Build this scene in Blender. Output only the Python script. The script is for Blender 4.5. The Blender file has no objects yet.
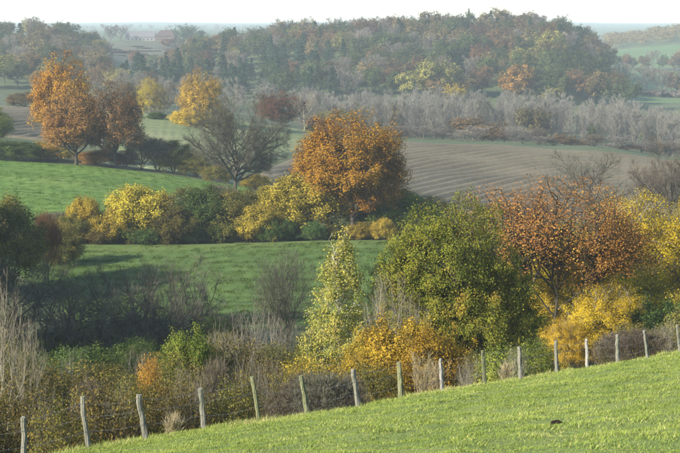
import bpy, math, time
import numpy as np
from mathutils import Vector

T0 = time.time()
sc = bpy.context.scene
COL = sc.collection
PI = math.pi
R = math.radians

# ------------------------------------------------------------------ camera
FPX, CX, CY, VH = 1511.0, 340.0, 226.5, 24.0      # focal length in photo pixels, centre, horizon row
PITCH = math.atan((CY - VH) / FPX)
cam_d = bpy.data.cameras.new('camera')
cam = bpy.data.objects.new('camera', cam_d)
COL.objects.link(cam)
cam.location = (0, 0, 0)
cam.rotation_euler = (PI / 2 - PITCH, 0, 0)
cam_d.sensor_width = 36.0
cam_d.lens = FPX / 680.0 * 36.0
cam_d.clip_start = 0.5
cam_d.clip_end = 20000
sc.camera = cam

# ------------------------------------------------------------------ light
SUN_EL, SUN_AZ = R(27), R(-122)                   # azimuth from +Y, negative = to the left
w = bpy.data.worlds.new('World')
sc.world = w
w.use_nodes = True
nt = w.node_tree
sky = nt.nodes.new('ShaderNodeTexSky')
sky.sky_type = 'NISHITA'
sky.sun_disc = False
sky.sun_elevation = SUN_EL
sky.sun_rotation = SUN_AZ % (2 * PI)
sky.air_density = 1.0
sky.dust_density = 0.7
sky.ozone_density = 1.0
bg = nt.nodes['Background']
bg.inputs['Strength'].default_value = 0.125
nt.links.new(sky.outputs[0], bg.inputs[0])
sun_d = bpy.data.lights.new('sun', 'SUN')
sun_d.energy = 5.0
sun_d.angle = R(0.6)
sun_d.color = (1.0, 0.90, 0.75)
sun = bpy.data.objects.new('sun', sun_d)
COL.objects.link(sun)
SDIR = Vector((math.sin(SUN_AZ) * math.cos(SUN_EL), math.cos(SUN_AZ) * math.cos(SUN_EL), math.sin(SUN_EL)))
sun.rotation_euler = SDIR.to_track_quat('Z', 'Y').to_euler()
sun.location = SDIR * 300
vs = sc.view_settings
vs.view_transform = 'Standard'
vs.look = 'None'
vs.exposure = 1.4
vs.gamma = 1.0
vs.use_curve_mapping = False
cy = sc.cycles
cy.max_bounces = 6
cy.diffuse_bounces = 3
cy.glossy_bounces = 1
cy.transmission_bounces = 3
cy.transparent_max_bounces = 6
cy.volume_bounces = 2
cy.sample_clamp_indirect = 4.0
cy.use_adaptive_sampling = True
cy.adaptive_threshold = 0.02
cy.use_denoising = True

# ------------------------------------------------------------------ helpers: rays
TP = (CY - VH) / FPX
CP, SP = math.cos(PITCH), math.sin(PITCH)

def ray_z(u, v, Y):
    """height of the sight line through photo row v at forward distance Y"""
    b = (CY - np.asarray(v, float)) / FPX
    return (-SP + b * CP) / (CP + b * SP) * Y

def ray_x(u, v, Y):
    b = (CY - v) / FPX
    return (u - CX) / FPX * Y / (CP + b * SP)

def pchip_slopes(x, y):
    h = np.diff(x)
    d = np.diff(y, axis=0) / h.reshape((-1,) + (1,) * (y.ndim - 1))
    m = np.zeros_like(y)
    m[0], m[-1] = d[0], d[-1]
    hh = h.reshape((-1,) + (1,) * (y.ndim - 1))
    w1, w2 = 2 * hh[1:] + hh[:-1], hh[1:] + 2 * hh[:-1]
    with np.errstate(divide='ignore', invalid='ignore'):
        mm = (w1 + w2) / (w1 / d[:-1] + w2 / d[1:])
    m[1:-1] = np.where(d[:-1] * d[1:] > 0, mm, 0)
    return m

def pchip(x, y, q):
    m = pchip_slopes(x, y)
    q = np.clip(q, x[0], x[-1])
    i = np.clip(np.searchsorted(x, q) - 1, 0, len(x) - 2)
    h = x[i + 1] - x[i]
    t = (q - x[i]) / h
    sh = (-1,) + (1,) * (y.ndim - 1)
    h, t = h.reshape(sh), t.reshape(sh)
    return ((1 + 2 * t) * (1 - t) ** 2 * y[i] + t * (1 - t) ** 2 * h * m[i]
            + t * t * (3 - 2 * t) * y[i + 1] + t * t * (t - 1) * h * m[i + 1])

def sstep(a, b, x):
    t = np.clip((x - a) / (b - a), 0, 1)
    return t * t * (3 - 2 * t)

_rs = np.random.RandomState(7)
_NW = [(_rs.normal(size=2), _rs.uniform(0, 6.28)) for _ in range(60)]

def wnoise(x, y, wl, o=0, n=10):
    """smooth pseudo noise of about wavelength wl, roughly -1..1"""
    s = 0
    for i in range(n):
        k, p = _NW[(o + i) % 60]
        s = s + np.sin((k[0] * x + k[1] * y) * 2 * PI / (wl * 1.3) + p + o)
    return s / math.sqrt(n) * 0.75

# ------------------------------------------------------------------ terrain
UC = np.array([-1500, -700, -250, -40, 60, 150, 240, 340, 460, 560, 620, 680, 780, 1300, 2100.])
VT = [  # left columns rise into an unseen bank, shaped to lengthen the valley shade
    (60,   [490, 490, 490, 490, 490, 488, 482, 476, 465, 452, 446, 440, 436, 436, 436]),
    (75,   [440, 445, 450, 455, 455, 450, 445, 440, 430, 420, 415, 410, 405, 405, 405]),
    (110,  [320, 330, 350, 402, 405, 405, 402, 398, 395, 390, 385, 380, 380, 380, 380]),
    (150,  [225, 230, 255, 345, 355, 355, 352, 350, 350, 345, 340, 335, 335, 335, 335]),
    (200,  [165, 170, 195, 292, 305, 307, 306, 305, 305, 305, 300, 300, 300, 300, 300]),
    (240,  [140, 145, 170, 243, 247, 246, 245, 244, 246, 255, 260, 260, 260, 260, 260]),
    (262,  [130, 140, 180, 215, 221, 224, 226, 228, 232, 240, 245, 245, 245, 245, 245]),
    (335,  [110, 120, 148, 162, 167, 175, 187, 203, 216, 222, 222, 225, 225, 225, 225]),
    (400,  [95, 105, 130, 140, 150, 163, 180, 198, 206, 210, 211, 212, 212, 212, 212]),
    (520,  [90, 95, 100, 107, 112, 118, 127, 139, 145, 149, 154, 162, 165, 165, 165]),
    (640,  [85, 90, 95, 102, 106, 112, 121, 137, 140, 143, 148, 158, 160, 160, 160]),
    (760,  [80, 85, 90, 95, 98, 105, 112, 126, 128, 130, 135, 145, 150, 150, 150]),
    (900,  [68, 70, 72, 75, 78, 92, 92, 90, 85, 86, 104, 106, 108, 108, 108]),
    (1040, [48, 50, 52, 54, 57, 82, 68, 58, 50, 52, 90, 98, 98, 98, 98]),
    (1180, [30, 30, 33, 36, 40, 72, 48, 40, 33, 37, 74, 86, 86, 86, 86]),
    (1400, [32, 32, 35, 38, 46, 52, 56, 50, 45, 50, 68, 69, 70, 70, 70]),
    (1600, [34, 34, 36, 38, 43, 40, 50, 50, 50, 55, 55, 54, 54, 54, 54]),
    (2000, [36, 36, 36, 36, 36, 36, 38, 40, 42, 45, 41, 32, 29, 28, 28]),
    (2700, [32, 32, 32, 32, 32, 32, 32, 32, 36, 38, 38, 34, 32, 32, 32]),
    (4200, [28, 28, 28, 28, 28, 28, 28, 28, 28, 28, 28, 28, 28, 28, 28]),
    (6500, [23, 23, 22, 22, 23, 22, 23, 22, 23, 22, 23, 23, 23, 23, 23]),
]
TY = np.array([r[0] for r in VT], float)
TZ = np.array([ray_z(0, np.array(r[1], float), r[0]) for r in VT])
_ly = np.linspace(math.log(60), math.log(6500), 420)
_lu = np.linspace(UC[0], UC[-1], 480)
_g = pchip(np.log(TY), TZ, _ly)
GRID = pchip(UC, np.ascontiguousarray(_g.T), _lu).T          # [logY, u]

FP0 = np.array([ray_x(88, 452, 33.0), 33.0])                  # fence line on the brow of the near pasture
FP1 = np.array([ray_x(680, 352, 60.0), 60.0])
FD = (FP1 - FP0) / np.linalg.norm(FP1 - FP0)
FN = np.array([FD[1], -FD[0]])                                # towards the camera
FZ0 = float(ray_z(0, 452, 33.0))
FZS = (float(ray_z(0, 354, 60.0)) - FZ0) / np.linalg.norm(FP1 - FP0)

def terrain(x, y):
    x = np.asarray(x, float); y = np.asarray(y, float)
    yy = np.maximum(y, 60.0)
    u = CX + FPX * x / np.maximum(yy, 1.0)
    fy = np.clip((np.log(yy) - _ly[0]) / (_ly[1] - _ly[0]), 0, len(_ly) - 1.001)
    fu = np.clip((u - _lu[0]) / (_lu[1] - _lu[0]), 0, len(_lu) - 1.001)
    i, j = fy.astype(int), fu.astype(int)
    a, b = fy - i, fu - j
    zt = (GRID[i, j] * (1 - a) * (1 - b) + GRID[i + 1, j] * a * (1 - b)
          + GRID[i, j + 1] * (1 - a) * b + GRID[i + 1, j + 1] * a * b)
    rx, ry = x - FP0[0], y - FP0[1]
    s = rx * FD[0] + ry * FD[1]
    t = rx * FN[0] + ry * FN[1]
    tp = np.clip(t, 0, 200)
    zf = FZ0 + FZS * s + 0.277 * t - 0.0024 * np.minimum(tp, 60) ** 2 - 0.009 * np.minimum(t, 0) ** 2 - 0.05 * np.clip(-t, 0, 2)
    zf = np.maximum(zf, -40)
    wgt = sstep(-9, -30, t) * sstep(45, 75, y)
    z = zf * (1 - wgt) + zt * wgt
    amp = sstep(50, 400, y)
    z = z + amp * 0.5 * wnoise(x, y, 45, 3)
    return z

def ground(u, Y):
    """world point on the ground at photo column u and forward distance Y"""
    x = (u - CX) / FPX * Y
    for _ in range(4):
        z = float(terrain(x, Y))
        x = (u - CX) / FPX * (Y * CP - z * SP)
    return Vector((x, Y, float(terrain(x, Y))))

def mesh_np(name, V, F, mats=(), attr=None, matidx=None, smooth=False):
    """mesh from numpy arrays: V (n,3), F (m,k) faces of k corners each"""
    V = np.ascontiguousarray(V, np.float32); F = np.ascontiguousarray(F, np.int32)
    me = bpy.data.meshes.new(name)
    m, k = F.shape
    me.vertices.add(len(V)); me.vertices.foreach_set('co', V.ravel())
    me.loops.add(m * k); me.loops.foreach_set('vertex_index', F.ravel())
    me.polygons.add(m); me.polygons.foreach_set('loop_start', np.arange(0, m * k, k, dtype=np.int32))
    if attr is not None:
        for an, av in attr.items():
            a = me.attributes.new(an, 'FLOAT', 'FACE')
            a.data.foreach_set('value', np.ascontiguousarray(av, np.float32))
    for mt in mats:
        me.materials.append(mt)
    if matidx is not None:
        me.polygons.foreach_set('material_index', np.ascontiguousarray(matidx, np.int32))
    if smooth:
        me.polygons.foreach_set('use_smooth', np.ones(m, bool))
    me.update()
    me.validate()
    return me

def link(name, data, parent=None, **props):
    o = bpy.data.objects.new(name, data)
    COL.objects.link(o)
    if parent is not None:
        o.parent = parent
    for k, v in props.items():
        if v is not None:
            o[k] = v
    return o

# ------------------------------------------------------------------ materials
def new_mat(name):
    m = bpy.data.materials.new(name)
    m.use_nodes = True
    n = m.node_tree
    n.nodes.clear()
    out = n.nodes.new('ShaderNodeOutputMaterial')
    return m, n, out

def ramp(n, cols, fac):
    r = n.nodes.new('ShaderNodeValToRGB')
    els = r.color_ramp.elements
    while len(els) < len(cols):
        els.new(0.5)
    for i, (p, c) in enumerate(cols):
        els[i].position = p
        els[i].color = (*c, 1)
    n.links.new(fac, r.inputs[0])
    return r.outputs[0]

def leaf_mat(name, cols, trans=0.35, hue=0.02, val=0.25):
    """leaf colour runs along the list of colours by the per-leaf tone; each plant shifts a little"""
    m, n, out = new_mat(name)
    at = n.nodes.new('ShaderNodeAttribute'); at.attribute_name = 'tone'
    N = len(cols)
    c = ramp(n, [(0.12 + 0.76 * i / max(N - 1, 1), cc) for i, cc in enumerate(cols)], at.outputs['Fac'])
    oi = n.nodes.new('ShaderNodeObjectInfo')
    hs = n.nodes.new('ShaderNodeHueSaturation')
    mr = n.nodes.new('ShaderNodeMapRange')
    mr.inputs[3].default_value = 0.5 - hue; mr.inputs[4].default_value = 0.5 + hue
    n.links.new(oi.outputs['Random'], mr.inputs[0])
    n.links.new(mr.outputs[0], hs.inputs['Hue'])
    ml = n.nodes.new('ShaderNodeMath'); ml.operation = 'MULTIPLY'; ml.inputs[1].default_value = 7.31
    fr = n.nodes.new('ShaderNodeMath'); fr.operation = 'FRACT'
    m2 = n.nodes.new('ShaderNodeMapRange')
    m2.inputs[3].default_value = 1 - val; m2.inputs[4].default_value = 1 + val
    n.links.new(oi.outputs['Random'], ml.inputs[0]); n.links.new(ml.outputs[0], fr.inputs[0])
    n.links.new(fr.outputs[0], m2.inputs[0]); n.links.new(m2.outputs[0], hs.inputs['Value'])
    n.links.new(c, hs.inputs['Color'])
    d = n.nodes.new('ShaderNodeBsdfDiffuse')
    t = n.nodes.new('ShaderNodeBsdfTranslucent')
    mx = n.nodes.new('ShaderNodeMixShader'); mx.inputs[0].default_value = trans
    n.links.new(hs.outputs[0], d.inputs[0]); n.links.new(hs.outputs[0], t.inputs[0])
    n.links.new(d.outputs[0], mx.inputs[1]); n.links.new(t.outputs[0], mx.inputs[2])
    n.links.new(mx.outputs[0], out.inputs[0])
    return m

def noise_mat(name, cols, scale=1.0, detail=6, rough=0.9, bump=0.0, stretch=(1, 1, 1), cols2=None, scale2=0.1, mix2=0.5, coords='Object'):
    m, n, out = new_mat(name)
    tc = n.nodes.new('ShaderNodeTexCoord')
    mp = n.nodes.new('ShaderNodeMapping'); mp.inputs['Scale'].default_value = stretch
    n.links.new(tc.outputs[coords], mp.inputs[0])
    nz = n.nodes.new('ShaderNodeTexNoise'); nz.inputs['Scale'].default_value = scale
    nz.inputs['Detail'].default_value = detail; nz.inputs['Roughness'].default_value = 0.65
    n.links.new(mp.outputs[0], nz.inputs['Vector'])
    c = ramp(n, [(0.3 + 0.4 * i / max(len(cols) - 1, 1), cc) for i, cc in enumerate(cols)], nz.outputs['Fac'])
    if cols2:
        n2 = n.nodes.new('ShaderNodeTexNoise'); n2.inputs['Scale'].default_value = scale2
        n2.inputs['Detail'].default_value = 4
        n.links.new(mp.outputs[0], n2.inputs['Vector'])
        c2 = ramp(n, [(0.35 + 0.3 * i / max(len(cols2) - 1, 1), cc) for i, cc in enumerate(cols2)], n2.outputs['Fac'])
        mx = n.nodes.new('ShaderNodeMix'); mx.data_type = 'RGBA'; mx.inputs[0].default_value = mix2
        n.links.new(c, mx.inputs[6]); n.links.new(c2, mx.inputs[7])
        c = mx.outputs[2]
    b = n.nodes.new('ShaderNodeBsdfPrincipled')
    b.inputs['Roughness'].default_value = rough
    b.inputs['Specular IOR Level'].default_value = 0.15
    n.links.new(c, b.inputs['Base Color'])
    if bump:
        bp = n.nodes.new('ShaderNodeBump'); bp.inputs['Strength'].default_value = bump
        bp.inputs['Distance'].default_value = 0.3
        n.links.new(nz.outputs['Fac'], bp.inputs['Height'])
        n.links.new(bp.outputs[0], b.inputs['Normal'])
    n.links.new(b.outputs[0], out.inputs[0])
    return m

M = {}
M['ground'] = noise_mat('rough_ground', [(.035, .05, .018), (.06, .085, .028), (.10, .10, .045)], 0.35, 8, bump=.3,
                        cols2=[(.03, .05, .02), (.08, .075, .04)], scale2=.03)
M['pasture'] = noise_mat('pasture_turf', [(.05, .08, .018), (.11, .16, .034), (.17, .20, .06)], 14, 8, bump=.5,
                         cols2=[(.12, .165, .045), (.19, .21, .075)], scale2=.25)
M['meadow'] = noise_mat('valley_meadow_grass', [(.04, .08, .014), (.075, .135, .022), (.13, .175, .04)], .55, 10, bump=.35, stretch=(.45, 1, 1),
                        cols2=[(.055, .11, .018), (.08, .14, .025), (.13, .165, .045)], scale2=.07)
M['valley'] = noise_mat('darker_meadow_grass', [(.034, .06, .014), (.06, .096, .022), (.095, .12, .035)], .55, 10, bump=.35, stretch=(.45, 1, 1),
                        cols2=[(.04, .08, .018), (.055, .10, .023), (.085, .115, .036)], scale2=.07)  # same meadow grass in a darker, less yellow tone
M['winter'] = noise_mat('young_crop', [(.11, .145, .06), (.16, .185, .085)], .4, 7, cols2=[(.10, .13, .055), (.20, .19, .11)], scale2=.05)
M['soil'] = noise_mat('ploughed_soil', [(.08, .066, .042), (.115, .096, .06), (.15, .127, .082)], .7, 8, bump=.25,
                      cols2=[(.078, .068, .042), (.14, .12, .078)], scale2=.04)
M['far_grass'] = noise_mat('far_pasture', [(.055, .095, .03), (.075, .12, .038)], .05, 6, cols2=[(.06, .10, .032), (.09, .125, .05)], scale2=.008)
M['far_brown'] = noise_mat('far_rough_slope', [(.05, .055, .03), (.085, .075, .045)], .03, 6)
M['bark'] = noise_mat('bark', [(.05, .043, .033), (.09, .078, .06), (.13, .115, .09)], 3.0, 6, stretch=(2, 2, .5))
M['bark_dark'] = noise_mat('dark_bark', [(.032, .03, .023), (.06, .055, .042)], 3.0, 6, stretch=(2, 2, .5))
M['bark_pale'] = noise_mat('pale_twig_bark', [(.13, .12, .085), (.24, .22, .16)], 2.0, 5)
M['bark_grey'] = noise_mat('grey_bark', [(.13, .125, .10), (.23, .215, .17)], 2.0, 5)
M['bark_birch'] = noise_mat('birch_bark', [(.12, .11, .09), (.38, .37, .33), (.5, .48, .43)], 5.0, 5, stretch=(1, 1, 4))
M['wood_post'] = noise_mat('weathered_post_wood', [(.075, .07, .06), (.155, .148, .13), (.24, .23, .205)], 9.0, 7, stretch=(3, 3, .35), bump=.5,
                           cols2=[(.10, .12, .07), (.25, .24, .21)], scale2=2.5)
M['wood_post_pale'] = noise_mat('bleached_post_wood', [(.20, .19, .175), (.34, .33, .305)], 9.0, 7, stretch=(3, 3, .35), bump=.5)
M['wood_post_green'] = noise_mat('mossy_post_wood', [(.06, .07, .035), (.14, .15, .08), (.2, .2, .14)], 9.0, 7, stretch=(3, 3, .35), bump=.5)
M['wire'] = noise_mat('dull_wire', [(.13, .12, .11), (.22, .21, .2)], 20)
M['mole'] = noise_mat('dark_crumbled_soil', [(.012, .009, .007), (.03, .022, .016)], 25, 6, bump=.8)
M['grass'] = leaf_mat('grass_blades', [(.08, .118, .026), (.165, .218, .046), (.235, .285, .07), (.42, .37, .18)], .3, 0, 0)
M['straw'] = leaf_mat('dry_straw', [(.20, .165, .10), (.32, .27, .17)], .2, .01, .1)
LEAF = {
    'green_oak': [(.045, .062, .011), (.10, .122, .018), (.165, .175, .025), (.27, .19, .03)],
    'olive': [(.05, .062, .016), (.095, .10, .025), (.145, .135, .032), (.185, .145, .036)],
    'olive_brown': [(.06, .05, .018), (.11, .088, .027), (.16, .12, .034), (.14, .14, .036)],
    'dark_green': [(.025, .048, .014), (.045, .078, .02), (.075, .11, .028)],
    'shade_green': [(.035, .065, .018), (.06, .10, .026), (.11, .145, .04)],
    'fresh_green': [(.07, .11, .02), (.13, .18, .03), (.22, .24, .045)],
    'birch': [(.16, .18, .035), (.26, .28, .06), (.38, .36, .085), (.46, .36, .09)],
    'yellow': [(.24, .17, .015), (.42, .30, .02), (.54, .41, .03), (.60, .47, .06)],
    'hedge_gold': [(.19, .145, .02), (.31, .24, .03), (.42, .33, .045)],
    'yellow_olive': [(.15, .125, .02), (.28, .225, .03), (.42, .32, .045)],
    'amber': [(.18, .115, .018), (.30, .195, .025), (.41, .285, .035), (.25, .21, .03)],
    'orange': [(.15, .065, .012), (.26, .115, .015), (.36, .175, .022), (.28, .16, .02)],
    'orange_bright': [(.16, .10, .02), (.32, .18, .03), (.46, .26, .04)],
    'bronze': [(.13, .065, .02), (.22, .115, .03), (.31, .17, .045), (.26, .17, .05)],
    'red_brown': [(.07, .032, .018), (.125, .058, .028), (.19, .09, .04)],
    'russet': [(.13, .06, .022), (.215, .105, .03), (.29, .155, .038), (.36, .24, .045)],
    'dark_brown': [(.08, .042, .022), (.14, .072, .032), (.20, .105, .045)],
    'gold_brown': [(.20, .12, .022), (.32, .19, .03), (.42, .27, .04)],
    'spruce': [(.022, .042, .024), (.038, .066, .036), (.06, .09, .045)],
    'far_green': [(.035, .052, .022), (.062, .082, .03), (.095, .115, .038)],
    'far_tan': [(.085, .068, .032), (.135, .105, .047), (.19, .145, .06)],
    'far_rust': [(.08, .05, .028), (.13, .078, .038), (.18, .11, .048)],
    'far_yellow': [(.12, .125, .035), (.19, .18, .05), (.26, .235, .065)],
    'far_bare': [(.09, .08, .07), (.14, .125, .105), (.18, .165, .14)],
    'twig_dark': [(.055, .055, .042), (.085, .084, .062), (.125, .12, .088)],
    'twig_pale': [(.13, .115, .085), (.20, .18, .13), (.28, .25, .18)],
    'twig_brown': [(.06, .052, .04), (.095, .08, .06), (.14, .115, .082)],
    'poplar': [(.12, .115, .10), (.155, .148, .125), (.19, .18, .15)],
}
for k, v in LEAF.items():
    M[k] = leaf_mat(k + '_foliage', v, 0.12 if ('twig' in k or 'poplar' in k or 'bare' in k) else 0.33,
                    0.012, 0.22)

# ------------------------------------------------------------------ plant geometry
def nrm(v):
    return v / np.maximum(np.linalg.norm(v, axis=-1, keepdims=True), 1e-9)

def polylines(st, d, L, k, up, wig, rng):
    P = [st]; d = nrm(d)
    step = (L / (k - 1))[:, None]
    z = np.array([0, 0, 1.0])
    for j in range(1, k):
        d = nrm(d + z * (up / (k - 1)) + rng.normal(size=d.shape) * wig)
        P.append(P[-1] + d * step)
    return np.stack(P, 1)

def tubes(P, Rr, s):
    n, k, _ = P.shape
    T = np.empty_like(P)
    T[:, 1:-1] = P[:, 2:] - P[:, :-2]; T[:, 0] = P[:, 1] - P[:, 0]; T[:, -1] = P[:, -1] - P[:, -2]
    T = nrm(T)
    ref = np.where(np.abs(T[:, :1, 2:]) > .8, np.array([1.0, 0.13, 0]), np.array([0, 0.1, 1.0]))
    A = nrm(np.cross(T, np.broadcast_to(ref, T.shape)))
    B = np.cross(T, A)
    an = np.arange(s) * 2 * PI / s
    V = P[:, :, None] + Rr[:, :, None, None] * (np.cos(an)[None, None, :, None] * A[:, :, None] + np.sin(an)[None, None, :, None] * B[:, :, None])
    V = V.reshape(-1, 3)
    i = np.arange(n)[:, None, None] * k * s + np.arange(k - 1)[None, :, None] * s
    q = np.arange(s)[None, None, :]; q2 = (q + 1) % s
    F = np.stack([i + q, i + q2, i + s + q2, i + s + q], -1).reshape(-1, 4)
    return V, F

def along(P, Rr, t):
    """points, tangents, radii at parameters t [n,m] of polylines"""
    n, k, _ = P.shape
    f = np.clip(t * (k - 1), 0, k - 1.0001)
    i = f.astype(int); a = (f - i)[..., None]
    r = np.arange(n)[:, None]
    p = P[r, i] * (1 - a) + P[r, i + 1] * a
    T = nrm(P[r, i + 1] - P[r, i])
    rr = Rr[r, i] * (1 - a[..., 0]) + Rr[r, i + 1] * a[..., 0]
    return p, T, rr

def env_dist(env, p, d):
    best = np.full(len(p), 0.0)
    for c, rad in env:
        c = np.array(c, float); rad = np.array(rad, float)
        q = (p - c) / rad; e = d / rad
        A = (e * e).sum(1); B = 2 * (q * e).sum(1); C = (q * q).sum(1) - 1
        D = B * B - 4 * A * C
        l = np.where(D > 0, (-B + np.sqrt(np.maximum(D, 0))) / (2 * A), 0)
        best = np.maximum(best, np.where(l > 0, l, 0))
    return best

def spawn(P, Rr, L, m, t0, t1, ang, asd, fr, env, k, up, wig, rng, rratio=.62, rmin=.006, envf=(.8, 1.08), longest=.75):
    n = len(P)
    t = t0 + (t1 - t0) * (np.arange(m)[None] + rng.uniform(0, 1, (n, m))) / m
    p, T, rr = along(P, Rr, t)
    az = rng.uniform(0, 6.28, (n, 1)) + np.arange(m)[None] * 2.4 + rng.normal(size=(n, m)) * .4
    ref = np.where(np.abs(T[..., 2:]) > .9, np.array([1.0, 0, 0]), np.array([0, 0, 1.0]))
    A = nrm(np.cross(T, ref)); B = np.cross(T, A)
    a = ang + rng.normal(size=(n, m)) * asd
    d = np.cos(a)[..., None] * T + np.sin(a)[..., None] * (np.cos(az)[..., None] * A + np.sin(az)[..., None] * B)
    p = p.reshape(-1, 3); d = d.reshape(-1, 3); rr = rr.reshape(-1)
    Lp = np.repeat(L, m); tt = t.reshape(-1)
    ed = env_dist(env, p, nrm(d + np.array([0, 0, up * .35])))
    if fr is None:
        ln = ed * rng.uniform(envf[0], envf[1], len(p))
    else:
        ln = np.minimum(Lp * fr * (1.15 - longest * tt) * rng.uniform(.65, 1.25, len(p)), ed * envf[1] + .1 * Lp * fr)
    keep = ln > 0.12
    p, d, rr, ln = p[keep], d[keep], rr[keep], ln[keep]
    Q = polylines(p, d, ln, k, up, wig, rng)
    r0 = np.clip(np.minimum(rr * .8, ln * .03 * rratio / .62 + rmin), rmin, None)
    tap = np.linspace(1, .25, k) ** 1.0
    RR = np.maximum(r0[:, None] * tap[None], rmin * .5)
    par = np.repeat(np.arange(n), m)[keep]
    return Q, RR, ln, par

def shell_branches(P0, P1, env, K, rng, lump, low, rmin):
    """boughs that fill the outer part of the crown: each grows from the nearest inner limb to a spot in the shell"""
    tg = []
    ar = np.array([e[1][0] * e[1][2] for e in env], float)
    ph = rng.uniform(0, 6.28, (6, 1)); kv = rng.normal(size=(6, 3)) * 2.6
    while sum(len(t) for t in tg) < K:
        i = rng.choice(len(env), p=ar / ar.sum())
        c, rad = np.array(env[i][0], float), np.array(env[i][1], float)
        d = nrm(rng.normal(size=(40, 3)))
        d = d[d[:, 2] > low]
        lm = 1 + lump * np.sin(kv @ d.T * 1.0 + ph).sum(0)[:, None] / 2.2
        p = c + d * rad * rng.uniform(.62, 1.0, (len(d), 1)) * np.minimum(lm, 1.12)
        ins = np.zeros(len(p), bool)
        for j, (c2, r2) in enumerate(env):
            if j != i:
                ins |= (((p - np.array(c2)) / np.array(r2)) ** 2).sum(1) < .42
        p = p[~ins & (p[:, 2] > .25)]
        tg.append(p[:10])
    tg = np.concatenate(tg)[:K]
    S = np.concatenate([P1[:, 1:-1].reshape(-1, 3), P0[:, 4:].reshape(-1, 3)])
    own = np.concatenate([np.repeat(np.arange(len(P1)), P1.shape[1] - 2), rng.randint(0, len(P1), P0[:, 4:].shape[0] * P0[:, 4:].shape[1])])
    D = np.linalg.norm(tg[:, None] - S[None], axis=2)
    D = D + np.maximum(S[None, :, 2] - tg[:, None, 2], 0) * 1.2 + np.maximum(np.hypot(S[None, :, 0], S[None, :, 1]) - np.hypot(tg[:, 0], tg[:, 1])[:, None], 0)
    b = np.argsort(D, 1)[np.arange(len(tg)), rng.randint(0, 7, len(tg))]
    a = S[b]; L = np.linalg.norm(tg - a, axis=1)
    t = np.linspace(0, 1, 6)[None, :, None]
    ctl = (a + tg) / 2 + np.array([0, 0, .12]) * L[:, None] + rng.normal(size=a.shape) * .10 * L[:, None]
    Q = a[:, None] * (1 - t) ** 2 + 2 * ctl[:, None] * t * (1 - t) + tg[:, None] * t * t
    Q[:, 1:] += rng.normal(size=Q[:, 1:].shape) * .045 * L[:, None, None]
    RQ = np.maximum(.011 * L, rmin)[:, None] * np.linspace(1, .3, 6)[None]
    return Q, RQ, np.maximum(L, .8 * np.percentile(L, 60)), own[b]

def leaves(P, per, sig, size, rng, tonepar, flat=0.3, t0=.25, asp=.62, ctr=None, tw=(.2, .09, .12)):
    n, k, _ = P.shape
    t = rng.uniform(t0, 1.0, (n, per))
    c, T, _ = along(P, np.ones((n, k)), t)
    c = c + rng.normal(size=c.shape) * sig
    c = c.reshape(-1, 3); N = len(c)
    nm = rng.normal(size=(N, 3)) * .55
    if ctr is not None:                     # leaves face outwards from their spray and from the crown
        o1 = c - np.repeat(P[:, 0], per, 0)
        nm += nrm(o1 + np.array([0, 0, .15]) * sig) * .55 + nrm(c - np.array([0, 0, ctr])) * .55
    nm[:, 2] += flat * .6; nm = nrm(nm)
    a = nrm(np.cross(nm, rng.normal(size=(N, 3)))); b = np.cross(nm, a)
    s = size * np.clip(np.exp(rng.normal(size=(N, 1)) * .3), .5, 1.5)
    fold = nm * s * .18
    V = np.stack([c - a * s * .5, c - b * s * .5 * asp + fold, c + a * s * .5, c + b * s * .5 * asp + fold], 1).reshape(-1, 3)
    F = np.arange(N * 4).reshape(N, 4)
    tone = .5 + tw[0] * np.repeat(tonepar, per) + tw[1] * rng.normal(size=N) + tw[2] * np.repeat(rng.normal(size=n), per)
    return V, F, np.clip(tone, .0, 1)

def twigs(P, per, ln, wd, rng, spread=.6, up=.3, t0=.2):
    """thin tapering twigs as narrow two-sided slivers"""
    n, k, _ = P.shape
    t = rng.uniform(t0, 1.0, (n, per))
    c, T, _ = along(P, np.ones((n, k)), t)
    c = c.reshape(-1, 3); T = T.reshape(-1, 3); N = len(c)
    d = nrm(T + rng.normal(size=(N, 3)) * spread + np.array([0, 0, up]))
    l = ln * rng.uniform(.5, 1.3, (N, 1))
    sd = nrm(np.cross(d, rng.normal(size=(N, 3)))) * wd * .5
    e = c + d * l; m = c + d * l * .5 + rng.normal(size=(N, 3)) * l * .06
    V = np.stack([c - sd, m - sd * .8, e, m + sd * .8], 1)
    V[:, 0] = c
    V = V.reshape(-1, 3)
    return V, np.arange(N * 4).reshape(N, 4), np.clip(.5 + .2 * rng.normal(size=N), 0, 1)

def merge(parts):
    Vs, Fs, o = [], [], 0
    for V, F in parts:
        Vs.append(V); Fs.append(F + o); o += len(V)
    return np.concatenate(Vs), np.concatenate(Fs)

class Proto:
    pass
PROTO = {}

def finish(key, wood, crown, tone, woodmat, crownmat, split=True):
    p = Proto()
    V = crown[0] if crown is not None else wood[0]
    allv = np.concatenate([wood[0]] + ([crown[0]] if crown is not None else []))
    p.H = float(np.percentile(V[:, 2], 99.7))
    p.W = float(np.percentile(V[:, 0], 98.5) - np.percentile(V[:, 0], 1.5))
    if split:
        p.trunk = mesh_np(key + '_trunk', wood[0], wood[1], [M[woodmat]], smooth=True)
        p.crown = mesh_np(key + '_crown', crown[0], crown[1], [M[crownmat]], {'tone': tone}) if crown is not None else None
        p.single = None
    else:
        VV, FF = merge([wood, crown])
        tn = np.concatenate([np.full(len(wood[1]), .5), tone])
        mi = np.concatenate([np.zeros(len(wood[1]), int), np.ones(len(crown[1]), int)])
        p.single = mesh_np(key, VV, FF, [M[woodmat], M[crownmat]], {'tone': tn}, mi)
        p.trunk = p.crown = None
    PROTO[key] = p
    return p

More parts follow.
